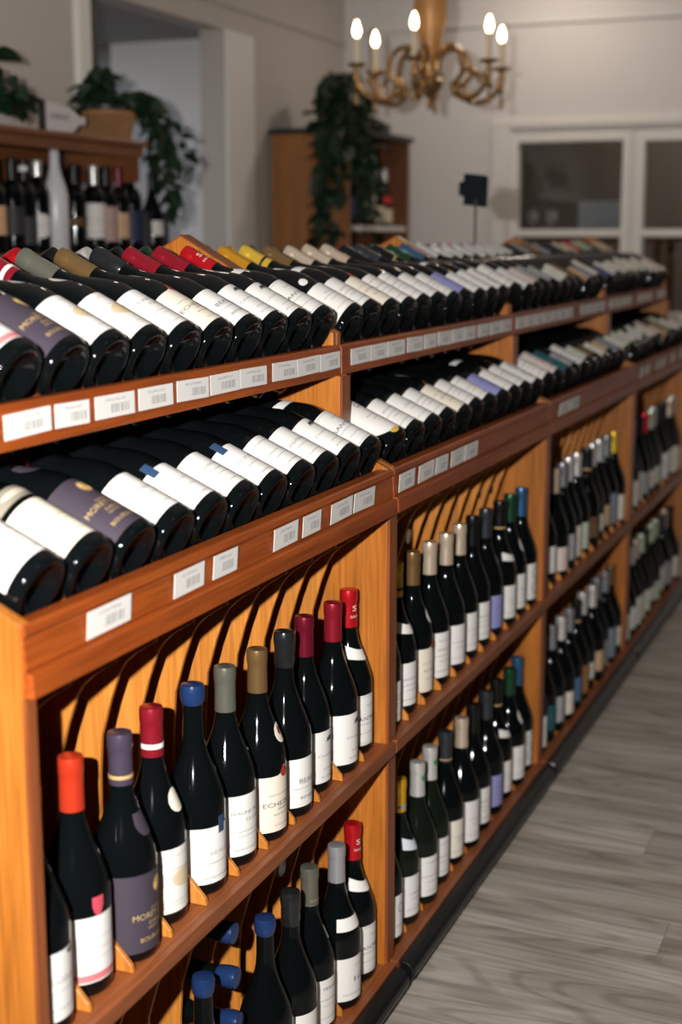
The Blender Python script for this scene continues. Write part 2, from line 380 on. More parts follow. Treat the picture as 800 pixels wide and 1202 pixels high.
# the unlit room beyond the glass
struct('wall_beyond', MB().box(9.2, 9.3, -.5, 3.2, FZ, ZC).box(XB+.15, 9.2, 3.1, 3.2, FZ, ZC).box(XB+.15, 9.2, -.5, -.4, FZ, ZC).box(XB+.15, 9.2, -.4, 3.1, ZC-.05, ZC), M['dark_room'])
def simple(name, mb, mat, label, cat, group=None, base=None, smooth=False, bevel=0):
    bx = base or (sum(v[0] for v in mb.v)/len(mb.v), sum(v[1] for v in mb.v)/len(mb.v), min(v[2] for v in mb.v))
    o = link(name, mb.mesh(name, mat, bx, smooth)); o.location = (bx[0], bx[1], bx[2]+H)
    tagit(o, label, cat, group)
    if bevel: q = o.modifiers.new('bevel', 'BEVEL'); q.width = bevel; q.segments = 2; q.limit_method = 'ANGLE'
    return o
simple('side_table', MB().box(7.75, 8.25, 1.3, 2.35, -.02, .012).box(7.78, 7.82, 1.34, 1.38, FZ, -.02).box(8.18, 8.22, 1.34, 1.38, FZ, -.02).box(7.78, 7.82, 2.27, 2.31, FZ, -.02).box(8.18, 8.22, 2.27, 2.31, FZ, -.02),
       M['raw_wood'], 'dim table in the dark room seen through the back window', 'table')
simple('storage_box', MB().box(7.95, 8.2, 1.58, 1.83, .0125, .20), M['blue_white'], 'pale blue-white box behind the left pane of the back windows', 'box', bevel=.006)
gl = MB().lathe([(0, 0), (.03, 0), (.03, .003), (.004, .008), (.004, .06), (.028, .08), (.033, .11), (.027, .135), (.0255, .135), (.031, .11), (.026, .083), (0, .064)], 20)
clear = plain('clear_glass', (.6, .6, .6), .05); 
for k, yy in enumerate((1.97, 2.08)):
    o = simple('wine_glass', MB().lathe([(0, 0), (.03, 0), (.03, .003), (.004, .008), (.004, .06), (.028, .08), (.033, .11), (.027, .135), (.0255, .135), (.031, .11), (.026, .083), (0, .064)], 20, (7.9, yy, .0125)),
               clear, ['wine glass behind the back window, nearer the pale box', 'wine glass behind the back window, farther from the pale box'][k], 'glass', smooth=True)

# ------------------------------------------------------------------ bottles
def sm(a, b_, t): t = max(0, min(1, t)); t = t*t*(3-2*t); return a+(b_-a)*t
def shape_profile(kind):
    """(r, z) from the punt to the lip"""
    if kind == 'burgundy':
        R0, zs, zn, rn, h = .0425, .128, .228, .0146, .294
    elif kind == 'bordeaux':
        R0, zs, zn, rn, h = .0380, .190, .232, .0148, .300
    elif kind == 'slim':
        R0, zs, zn, rn, h = .0385, .150, .265, .0145, .33
    p = [(0, .022), (R0*.35, .019), (R0*.66, .007), (R0*.78, .001), (R0*.86, 0), (R0*.95, .002), (R0, .008), (R0, .03), (R0, .07), (R0, zs-.02), (R0, zs)]
    N = 14
    for i in range(1, N+1):
        t = i/N
        if kind == 'bordeaux': r = rn + (R0-rn)*math.sqrt(max(0, 1-(t**2.2)))*(1-.25*t) if t < 1 else rn
        else:
            c = .5+.5*math.cos(math.pi*t**.93); r = rn+(R0-rn)*(c*.80 + .20*(1-t)**1.2)
        p.append((max(r, rn), zs+(zn-zs)*t))
    p += [(rn-.0006, zn+.012), (rn-.0010, h-.022), (rn-.0008, h-.008), (rn-.0006, h-.002), (0, h-.002)]
    return p, R0, rn, h
PROF = {k: shape_profile(k) for k in ('burgundy', 'bordeaux', 'slim')}
def rad_at(kind, z):
    p = PROF[kind][0][6:]
    for a, b_ in zip(p, p[1:]):
        if a[1] <= z <= b_[1]: return a[0]+(b_[0]-a[0])*((z-a[1])/max(1e-6, b_[1]-a[1]))
    return p[0][0]
_mc = {}
def glass_mesh(kind, green=False):
    k = ('glass', kind, green)
    if k not in _mc: _mc[k] = MB().lathe(PROF[kind][0], 40).mesh('glass_body', M['glass_green' if green else 'glass'], smooth=True, angle=50)
    return _mc[k]
def cap_mesh(kind, style, col, ln):
    k = ('cap', kind, style, col, ln)
    if k in _mc: return _mc[k]
    _, R0, rn, h = PROF[kind]
    if style == 'foil':
        z0 = h-ln; p = [(rad_at(kind, z0)+.0009, z0)]
        for i in range(1, 6): z = z0+(h-.024-z0)*i/5; p.append((rad_at(kind, z)+.0013, z))
        p += [(rn+.0007, h-.021), (rn+.0013, h-.0185), (rn+.0013, h-.004), (rn+.0005, h), (rn-.002, h+.0006), (0, h+.0004)]
        mt = cap_mat(col)
    else:
        z0 = h-ln; p = [(rad_at(kind, z0)+.0002, z0), (rad_at(kind, z0)+.0016, z0+.002)]
        if ln > .045:
            p += [(rn+.0012, h-.03), (rn+.001, h-.024)]
        p += [(rn+.0018, h-.019), (rn+.0026, h-.012), (rn+.0022, h-.003), (rn+.0008, h+.002), (rn-.005, h+.0035), (0, h+.004)]
        mt = cap_mat(col, .22, 0.)
    _mc[k] = MB().lathe(p, 28).mesh('foil_capsule' if style == 'foil' else 'wax_capsule', mt, smooth=True, angle=50)
    return _mc[k]
def band_mesh(kind, z0, z1, mat, off=.0016):
    k = ('band', kind, z0, z1, mat.name)
    if k not in _mc:
        p = [(rad_at(kind, z0)+off-.0006, z0), (rad_at(kind, z0)+off, z0+.0003), (rad_at(kind, z1)+off, z1-.0003), (rad_at(kind, z1)+off-.0006, z1)]
        _mc[k] = MB().lathe(p, 28).mesh('capsule_band', mat, smooth=True)
    return _mc[k]
def patch_mesh(kind, name, zc, hh, half, mat, outline='rect', off=.0004, phi0=0., nu=26, nv=6):
    """a paper label wrapped round the glass; outline gives its shape in (s,t) in [-1,1]"""
    k = ('patch', kind, name, round(zc, 4), round(hh, 4), round(half, 3), mat.name, outline, off, round(phi0, 3))
    if k in _mc: return _mc[k]
    me = bpy.data.meshes.new(name); V, F, UV = [], [], []
    for i in range(nu+1):
        s_ = -1+2*i/nu
        if outline == 'rect': lo, hi = -1, 1
        elif outline == 'rounded': e = 1-.16*max(0, (abs(s_)-.86)/.14)**2; lo, hi = -e, e
        elif outline == 'round': e = math.sqrt(max(0, 1-s_*s_)); lo, hi = -e, e
        elif outline == 'shield': lo, hi = (-1+abs(s_)**3.2*1.0, .85)
        elif outline == 'chevron': lo, hi = (-1+abs(s_)**1.4*1.4, 1-.35*(1-abs(s_))**2)
        elif outline == 'banner': lo, hi = (-.55+.45*abs(s_)**.8*1.0, .75-.35*math.cos(s_*math.pi*.9)*.5 + .25*abs(s_))
        elif outline == 'scallop': lo, hi = (-1, 1+.16*math.exp(-(s_/.13)**2) - .05*(abs(s_) > .95))
        elif outline == 'halfmoon': lo, hi = (-1*math.sqrt(max(0, 1-s_*s_))*.0 - .95*(1-abs((s_)))**.5*1.0, 1-2*max(0, -s_)**1.5)
        for j in range(nv+1):
            t = lo+(hi-lo)*j/nv; z = zc+hh*t; r = rad_at(kind, z)+off; ph = phi0+half*s_
            V.append((r*math.sin(ph), -r*math.cos(ph), z)); UV.append((.5+.5*s_, .5+.5*t))
    for i in range(nu):
        for j in range(nv):
            a = i*(nv+1)+j; F.append((a, a+nv+1, a+nv+2, a+1))
    me.from_pydata(V, [], F); ul = me.uv_layers.new(name='UVMap')
    for lp in me.loops: ul.data[lp.index].uv = UV[lp.vertex_index]
    for p in me.polygons: p.use_smooth = True
    me.materials.append(mat); _mc[k] = me
    return me
def text_patch(kind, txt, size, zc, phi0, col, width=None, bold=0., off=.0009):
    k = ('text', kind, txt, size, zc, phi0, col, width)
    if k in _mc: return _mc[k]
    cu = bpy.data.curves.new('txt', 'FONT'); cu.body = txt; cu.size = size; cu.align_x = 'CENTER'; cu.align_y = 'CENTER'; cu.resolution_u = 2
    cu.offset = bold
    ob = bpy.data.objects.new('txt', cu); C.objects.link(ob); bpy.context.view_layer.update()
    me = bpy.data.meshes.new_from_object(ob.evaluated_get(bpy.context.evaluated_depsgraph_get()))
    bpy.data.objects.remove(ob); bpy.data.curves.remove(cu)
    xs = [v.co.x for v in me.vertices]; w0 = max(xs)-min(xs); f = (width/w0) if width else 1
    bm = bmesh.new(); bm.from_mesh(me)
    for v in bm.verts:
        z = zc+v.co.y; r = rad_at(kind, z)+off; ph = phi0+v.co.x*f/r
        v.co = (r*math.sin(ph), -r*math.cos(ph), z)
    bm.to_mesh(me); bm.free(); me.materials.clear(); me.materials.append(ink_mat(col)); me.name = 'lettering'
    _mc[k] = me
    return me
# colours
WHITE = (.71, .69, .66); CREAM = (.72, .65, .54); IVORY = (.74, .69, .6); PURPLE = (.048, .037, .053); LAV = (.25, .25, .50)
GREY = (.30, .30, .31); BLK = (.012, .012, .014); GOLD = (.45, .30, .12); INK = (.10, .09, .09); TAN = (.55, .38, .22)
c_orange_red = (.75, .055, .02); c_crimson = (.35, .015, .03); c_red = (.62, .012, .02); c_purple = (.10, .075, .12)
c_blue = (.010, .028, .095); c_olive = (.17, .17, .135); c_goldb = (.22, .13, .05); c_black = (.012, .013, .014); c_cream = (.68, .55, .42)
c_yellow = (.85, .55, .06); c_orange = (.70, .33, .02); c_silver = (.40, .40, .42); c_slate = (.045, .05, .06); c_green = (.012, .07, .035)
c_lblue = (.04, .13, .26); c_white = (.70, .68, .66); c_teal = (.0, .13, .16); c_grey = (.28, .29, .31); c_brown = (.11, .05, .02); c_pale = (.50, .60, .45)
LONG = ((.62, .03, .32), (.48, .018, .42), (.36, .014, .28), (.14, .02, .36))
LIGHT = ((.55, .02, .30), (.42, .014, .24), (.16, .016, .36))
TOPL = ((.84, .02, .3), (.5, .02, .42), (.36, .014, .3), (.12, .02, .3))
def P(desc, cap=c_black, lab=WHITE, ln=.066, style='foil', z=(.020, .104), half=92, lines=LIGHT, shape='burgundy', outline='rounded', extra=(), ink=INK, border=0, stripe=None, green=False, rot=0):
    return dict(desc=desc, cap=cap, lab=lab, ln=ln, style=style, z=z, half=half, lines=lines, shape=shape, outline=outline, extra=tuple(extra), ink=ink, border=border, stripe=stripe, green=green, rot=rot)
def V(p, **kw): q = dict(p); q.update(kw); return q
# extras: ('kind', args)
CREST = [('patch', 'crest', .108, .0085, 13, (.36, .035, .015), 'round', 0), ('patch', 'crest_dot', .1155, .003, 5, (.5, .25, .08), 'round', 0)]
ROUNDC = ('patch', 'shoulder_label', .168, .0155, 30, IVORY, 'round', 14)
ROUNDR = [('patch', 'shoulder_label', .165, .0150, 27, IVORY, 'round', 14), ('patch', 'shoulder_crest', .168, .0065, 10, (.36, .035, .015), 'round', 14)]
MANSION = [('patch', 'house_mark', .0915, .0022, 16, (.03, .03, .03), 'rect', 2), ('patch', 'house_roof', .0945, .0016, 11, (.05, .05, .05), 'chevron', 2), ('patch', 'house_lawn', .0880, .0012, 20, (.25, .25, .25), 'rect', 2)]
BANNER = ('patch', 'shoulder_banner', .178, .0165, 88, WHITE, 'banner', 0)
SUN = [('sun', .0855, 0.30)]
A = {}
A['notch'] = P('double-lined white label', c_black, WHITE, lines=LIGHT, z=(.018, .110), outline='rect', stripe=(.10, .125, (.35, .34, .33)))
A['pink'] = P('pink-striped white label', c_orange_red, WHITE, lines=((.66, .02, .22), (.5, .022, .34), (.36, .016, .22)), ink=(.6, .25, .3), stripe=(.02, .13, (.62, .17, .18)), outline='rect',
              extra=[('patch', 'crest_tab', .1175, .0125, 11, (.50, .06, .09), 'shield', -12)])
A['beige'] = P('cream label, grey collar', c_black, CREAM, lines=LIGHT, outline='rect', extra=[('patch', 'collar_label', .124, .012, 80, (.25, .22, .17), 'rect', 0), ('patch', 'collar_scroll', .124, .005, 40, (.5, .45, .36), 'round', 0), ('patch', 'shoulder_seal', .168, .011, 24, (.28, .20, .14), 'round', 4)])
A['purple'] = P('deep purple gilt label', c_purple, PURPLE, lines=(), z=(.014, .118), outline='rect', style='foil', extra=SUN+[('patch', 'shoulder_label', .178, .016, 36, PURPLE, 'shield', 6),
              ('text', 'MOREY-SAINT', .0115, .0610, 0, GOLD, .078), ('text', 'DENIS', .0065, .0505, 0, GOLD, .030), ('text', 'DOMAINE', .0045, .069, 0, GOLD, .022), ('text', 'GRAND VIN', .0050, .0440, 0, GOLD, .034), ('text', 'BOURGOGNE', .0085, .030, 0, GOLD, .058), ('band', .236, .241, GOLD)])
A['goldmotif'] = P('white label, gold motif', c_crimson, WHITE, lines=((.88, .02, .4), (.16, .018, .42), (.10, .012, .3)), ink=(.4, .36, .3), z=(.018, .108), outline='rect', extra=[ROUNDC, ('patch', 'gold_motif', .064, .013, 34, (.62, .49, .31), 'round', 10), ('band', .239, .246, WHITE), ('text', 'DOMAINE', .006, .078, 0, (.45, .38, .28), .05)])
A['bluetab'] = P('white label, blue tab', c_blue, WHITE, ln=.026, style='wax', lines=((.36, .016, .24), (.10, .022, .3)), outline='rect', z=(.018, .100), extra=[('patch', 'blue_tab', .101, .0124, 9, (.022, .055, .12), 'rect', -2), ('text', 'BEAUNE', .0085, .062, 2, (.35, .35, .36), .052)])
A['greycap'] = P('white label, olive-grey capsule', c_olive, WHITE, lines=((.40, .014, .32), (.32, .012, .24), (.1, .014, .3)), outline='rect', z=(.018, .110), extra=[('text', 'BEAUNE PREMIER', .0072, .083, 0, (.2, .2, .2), .075), ('text', 'CLOS', .0072, .072, 0, (.2, .2, .2), .026)])
A['echez'] = P('cream crested label', c_goldb, CREAM, lines=((.66, .016, .3), (.30, .016, .22)), z=(.016, .104), outline='scallop', extra=ROUNDR+CREST+[('text', 'ECHEZEAUX', .0098, .0590, 0, (.06, .05, .05), .084), ('text', 'GRAND CRU', .0050, .0510, 2, (.12, .1, .1), .036), ('text', 'DOMAINE', .0048, .026, 0, (.4, .3, .25), .044)])
A['black7'] = P('plain white label, black wax', c_black, WHITE, ln=.055, style='wax', lines=((.48, .012, .22), (.38, .014, .34)), outline='rect', z=(.018, .098), extra=[('text', 'BEAUNE', .0098, .0610, 0, (.10, .10, .12), .055), ('text', 'BENJAMIN', .0066, .0330, 0, (.15, .15, .15), .05)])
A['mansion'] = P('white label, house print', c_crimson, WHITE, lines=((.26, .014, .18),), z=(.018, .106), extra=MANSION+[('text', 'CHANSON', .0068, .0640, 0, (.3, .3, .3), .062), ('text', 'BOURGOGNE', .0050, .028, 0, (.3, .3, .3), .05)])
A['santenay'] = P('bordered white label', c_red, WHITE, lines=((.78, .02, .12), (.42, .014, .34), (.24, .012, .3)), outline='rect', z=(.018, .110), border=1, extra=[BANNER, ('text', 'SANTENAY', .0098, .0665, 0, (.05, .05, .06), .084), ('capt', 'S', .014, .262, -24, (.75, .6, .55), .009), ('capt', 'SANT', .006, .2475, -20, (.75, .6, .55), .02)])
A['silver'] = P('signed white label', c_silver, WHITE, lines=((.80, .016, .16), (.14, .02, .36)), outline='rect', z=(.018, .098), extra=[('patch', 'shoulder_band', .158, .0105, 62, WHITE, 'rect', -6), ('text', 'lili', .014, .056, 0, (.25, .25, .25), .036)])
A['olive2'] = P('white label, lettered olive capsule', c_olive, WHITE, lines=LIGHT, outline='rect', extra=[('text', 'PERNAND', .0078, .087, 0, (.12, .12, .12), .055), ('capt', 'DOMAINE', .0045, .238, -24, GOLD, .02)])
A['plain'] = P('plain white label', c_black, WHITE, lines=LONG, outline='rect')
A['plain2'] = P('narrow white label', c_slate, WHITE, lines=TOPL, z=(.020, .100))
A['lettered'] = P('lettered white label', c_black, WHITE, lines=LIGHT, extra=[('text', 'POMMARD', .0085, .068, 0, (.35, .35, .35), .06)])
A['ivory'] = P('ivory label', c_cream, IVORY, lines=LONG, outline='rect')
# second section
A['orange'] = P('white label, orange capsule', c_orange, WHITE, lines=LIGHT, outline='rect', z=(.016, .092), extra=[('patch', 'shoulder_tag', .112, .008, 12, WHITE, 'round', -30), ('patch', 'shoulder_label', .172, .011, 26, WHITE, 'shield', 10), ('text', 'VOLNAY', .007, .066, 0, (.3, .3, .3), .045)])
A['yellowband'] = P('black-banded yellow capsule', c_yellow, WHITE, lines=LONG, outline='rect', extra=[('band', .240, .246, BLK), ('patch', 'shoulder_banner', .165, .016, 70, WHITE, 'banner', 0), ('patch', 'gold_stamp', .045, .006, 9, (.6, .42, .12), 'rect', 20)])
A['echez2'] = V(A['echez'], desc='cream crested label, gilt capsule', extra=tuple(ROUNDR+CREST+[('text', 'BOURGOGNE', .007, .0590, 0, (.2, .17, .15), .060)]))
A['cream3'] = P('white label, cream capsule', c_cream, WHITE, lines=((.82, .02, .3),)+LONG, outline='rect', z=(.018, .112))
A['cream4'] = V(A['cream3'], lines=LIGHT, z=(.020, .104))
A['lav'] = P('lavender label', c_slate, LAV, lines=((.6, .02, .3), (.4, .014, .3)), ink=(.1, .1, .3), outline='rect', z=(.022, .098))
A['goldtab'] = P('white label, gold tab', c_black, WHITE, lines=LIGHT, outline='rect', z=(.020, .098), extra=[('patch', 'gold_tab', .102, .004, 9, (.65, .42, .06), 'rect', 0), ('patch', 'shoulder_banner', .160, .014, 60, WHITE, 'banner', 0), ('band', .230, .234, GOLD)])
A['greencap'] = P('white label, green capsule', c_green, WHITE, lines=LIGHT, outline='rect', extra=[('patch', 'shoulder_label', .172, .016, 22, WHITE, 'round', 6)])
A['swirl'] = P('white swirl label', c_lblue, WHITE, lines=(), outline='rect', z=(.018, .108), ln=.07, extra=[('ring', .046, .0155), ('ring', .084, .0155)])
A['halfmoon'] = P('half-moon white label', c_brown, WHITE, lines=((.5, .02, .25), (.4, .014, .2)), outline='round', half=80, z=(.012, .120), extra=[('ring', .098, .006), ('patch', 'gold_seal', .012, .006, 14, (.6, .38, .05), 'shield', -20)])
A['yellowtag'] = P('white label, yellow tag', c_brown, WHITE, lines=LONG, outline='rect', extra=[('patch', 'yellow_tag', .013, .0065, 14, (.7, .5, .06), 'shield', 10)])
A['blacknotch'] = P('white label, black mark', c_black, WHITE, lines=LIGHT, extra=[('patch', 'black_mark', .0995, .003, 9, (.02, .02, .02), 'round', 6), ('text', 'MORGON', .009, .070, 0, (.4, .4, .4), .055)])
A['blueband'] = P('white label, yellow-orange capsule', (.80, .42, .02), WHITE, lines=LIGHT, outline='rect', green=True, extra=[('band', .236, .241, (.1, .25, .5)), ('patch', 'shoulder_banner', .160, .017, 60, (.6, .63, .68), 'banner', 0), ('text', 'VOLNAY', .007, .066, 0, (.3, .3, .3), .045), ('patch', 'blue_mark', .045, .006, 7, (.2, .4, .6), 'round', 15)])
A['gcrest'] = P('green-crested white capsule', c_white, WHITE, lines=TOPL, outline='rect', green=True, ln=.07, extra=[('capp', 'green_crest', .262, .0065, 22, (.03, .25, .10), 'shield', -20)])
A['blackgold'] = P('ivory label, gilt-rimmed black capsule', c_slate, IVORY, lines=LIGHT, outline='rect', extra=[('band', .232, .235, GOLD), ('text', 'GEVREY', .007, .062, 0, (.3, .25, .22), .045)])
A['roundg'] = P('ring-marked white label', c_black, WHITE, lines=((.25, .02, .3),), outline='rect', extra=[('ring', .078, .009)])
# third and fourth sections
A['greyl'] = P('grey label', c_slate, GREY, lines=LONG, outline='rect')
A['greys'] = P('grey label, silver capsule', c_grey, (.36, .36, .37), lines=TOPL, outline='rect', z=(.02, .12))
A['whitecap'] = P('ivory label, white capsule', c_white, IVORY, lines=LIGHT, outline='rect')
A['teal'] = P('teal label', c_teal, (.012, .10, .115), lines=((.5, .02, .4),), ink=(.3, .4, .4), outline='rect')
A['brown'] = P('brown label', c_black, (.12, .07, .035), lines=LIGHT, ink=(.5, .35, .15), outline='rect')
A['orangel'] = P('white label, orange dot', c_goldb, IVORY, lines=LIGHT, outline='rect', extra=[('patch', 'orange_dot', .098, .006, 12, (.65, .25, .08), 'round', 0)])
A['tan'] = P('tan label', c_black, TAN, lines=LIGHT, outline='rect')
A['pinkish'] = P('blush label', c_cream, (.66, .56, .52), lines=LIGHT, outline='rect')
A['palegreen'] = P('pale green label', c_pale, (.52, .58, .46), lines=LIGHT, outline='rect')
A['bluegrey'] = P('blue-grey label', c_grey, (.20, .24, .30), lines=LIGHT, outline='rect')
A['yellowlab'] = P('yellow label', c_yellow, (.72, .55, .12), lines=LIGHT, outline='rect')
A['blank'] = P('hidden label', c_black, WHITE, lines=(), outline='rect')

def vary(p, s, c):                      # the far sections hold a mixture: taller, shorter, narrower labels
    if s < 2: return p
    rv = random.Random(s*31+c*7+len(p['desc'])); z0, z1 = p['z']
    return V(p, z=(round(z0+rv.choice((-.004, 0, .008, .014)), 4), round(z1+rv.choice((-.020, -.008, 0, .012)), 4)), half=rv.choice((58, 72, 85, 92)))
def place_bottle(p, mat, label, group, name='wine_bottle', light_parts=False):
    t = bpy.data.objects.new(name, None); C.objects.link(t); t.matrix_world = Matrix.Translation((0, 0, H)) @ mat; t.empty_display_size = .02
    tagit(t, label, 'bottle', group)
    k = p['shape']
    link('glass_body', glass_mesh(k, p['green']), t)
    cp = link('foil_capsule' if p['style'] == 'foil' else 'wax_capsule', cap_mesh(k, p['style'], p['cap'], p['ln']), t)
    z0, z1 = p['z']
    pm_ = paper(p['lab'], p['ink'], p['lines'], p['border'], p['stripe'])
    lb = link('paper_label', patch_mesh(k, 'paper_label', (z0+z1)/2, (z1-z0)/2, R(p['half']), pm_, p['outline']), t)
    if not light_parts:
        for e in p['extra']:
            if e[0] == 'patch':
                _, nm, zc, hh, half, col, ol, ph = e
                on_label = z0 <= zc <= z1+.006 and hh < .0126 and nm not in ('crest_tab',)
                link(nm, patch_mesh(k, nm, zc, hh, R(half), paper(col, lines=()) if not on_label else ink_mat(col), ol, .0008 if on_label else .0005, R(ph), nu=16, nv=4), lb if on_label else t)
            elif e[0] == 'capp':
                _, nm, zc, hh, half, col, ol, ph = e
                link(nm, patch_mesh(k, nm, zc, hh, R(half), ink_mat(col), ol, .0016, R(ph), nu=12, nv=3), cp)
            elif e[0] == 'text':
                _, tx, sz, zc, ph, col, wd = e
                link('lettering', text_patch(k, tx, sz, zc, R(ph), col, wd), lb)
            elif e[0] == 'capt':
                _, tx, sz, zc, ph, col, wd = e
                link('lettering', text_patch(k, tx, sz, zc, R(ph), col, wd, off=.0019), cp)
            elif e[0] == 'band':
                link('capsule_band', band_mesh(k, e[1], e[2], ink_mat(e[3])), cp)
            elif e[0] == 'sun':
                key = ('sun', k)
                if key not in _mc:
                    mb = MB(); r0 = rad_at(k, .09)+.0009
                    n_ = 40; pts = []
                    for i in range(n_*2): rr_ = .0125 if i % 2 == 0 else .0085; a = math.pi*i/n_; pts.append((rr_*math.cos(a), rr_*math.sin(a)))
                    vs_ = [(r0*math.sin(.12), -r0*math.cos(.12), .098)] + [(r0*math.sin(.12+x/r0), -r0*math.cos(.12+x/r0), .098+z) for x, z in pts]
                    mb.add(vs_, [(0, i+1, (i+1) % (2*n_)+1) for i in range(2*n_)]); _mc[key] = mb.mesh('sun_print', ink_mat((.50, .33, .12)))
                link('sun_print', _mc[key], lb)
            elif e[0] == 'ring':
                key = ('ring', k, e[1], e[2])
                if key not in _mc:
                    mb = MB(); r0 = rad_at(k, .06)+.0009; vs_, fs = [], []; n_ = 30; th = .0018 if e[2] > .01 else .0014
                    for i in range(n_):
                        a = 2*math.pi*i/n_
                        for rr_ in (e[2], e[2]-th): x, z = rr_*math.cos(a), rr_*math.sin(a); vs_.append((r0*math.sin(x/r0-.15), -r0*math.cos(x/r0-.15), e[1]+z))
                    for i in range(n_): j = (i+1) % n_; fs.append((2*i, 2*j, 2*j+1, 2*i+1))
                    mb.add(vs_, fs); _mc[key] = mb.mesh('ring_print', ink_mat((.03, .03, .03)))
                link('ring_print', _mc[key], lb)
    return t
ORD = ['first', 'second', 'third', 'fourth', 'fifth', 'sixth', 'seventh', 'eighth', 'ninth', 'tenth', 'eleventh']
SEC = ['nearest', 'second', 'third', 'farthest']

# ------------------------------------------------------------------ the double-sided wine rack, four sections
L = 1.12; J0 = 1.1984; NS = 4; PT = .018; NC = 11
PITCH_X = (L-2*PT)/NC
YS = 1.2518                                         # centre plane of the rack
def jx(s): return J0+L*s
def colx(s, c): return jx(s)+PT+PITCH_X*(c+.5)
Z_A, Z_B = -.899, -1.333                            # shelf tops
A1 = R(26.5); B1 = (.953, -.158)                    # top tilted row: centre of the bottle base (Y,Z), tilt
A2 = R(24.0); B2 = (.864, -.377)
def tilt_line(B, ang, along, perp): return (B[0]+along*math.cos(ang)+perp*math.sin(ang), B[1]+along*math.sin(ang)-perp*math.cos(ang))
def mirror(pts): return [(2*YS-y, z) for y, z in pts]
panel_front = [(.852, FZ+.02), (.852, -.396), (.943, -.352), (.943, -.236), (.956, -.236), (.956, -.162), (YS, .0050)]
panel_poly = panel_front + [p for p in mirror(panel_front)[::-1][1:]]
fin_curve = [(.955, -.800), (.958, -.740), (.957, -.690), (.953, -.636), (.945, -.609), (.938, -.585), (.931, -.566), (.924, -.547), (.914, -.531), (.901, -.519), (.885, -.508), (.868, -.498)]
def fin(zb, ztop, dz):
    pts = [(.856, zb+.0005), (.858, zb+.010), (.890, zb+.044), (.930, zb+.076), (.950, zb+.098)]
    pts += [(y, z+dz) for y, z in fin_curve if z+dz < ztop-.004 and z+dz > zb+.10]
    return pts + [(.872, ztop), (1.238, ztop), (1.238, zb+.0005)]
def deck(B, ang, a0, a1, th=.012):
    p = [tilt_line(B, ang, a0, .0432), tilt_line(B, ang, a1, .0432), tilt_line(B, ang, a1, .0432+th), tilt_line(B, ang, a0, .0432+th)]
    return p
tags1 = {0: [(5,60),(65,105),(112,158),(163,203),(208,245),(247,281),(282,313),(320,348),(349,375),(376,399)],
         1: [(412,434),(435,454),(455,475),(478,496),(498,512),(514,530),(531,543),(544,558),(561,573),(575,587),(588,600)]}
tags2 = {0: [(102,153),(204,239),(250,278),(321,349),(355,376),(388,413),(415,439)], 1: [(468,486),(491,509),(511,525),(529,544),(545,560)], 2: [(656,667),(668,679)]}
def px2x(u, Y, z=0.):                               # where along the rack (or wall shelf) a picture column falls
    d = (u-400)/(50/36*1202); cp, sp, cy, sy = math.cos(PITCH), math.sin(PITCH), math.cos(YAW), math.sin(YAW)
    return (-Y*cy - d*(Y*cp*sy - z*sp))/(d*cp*cy - sy)
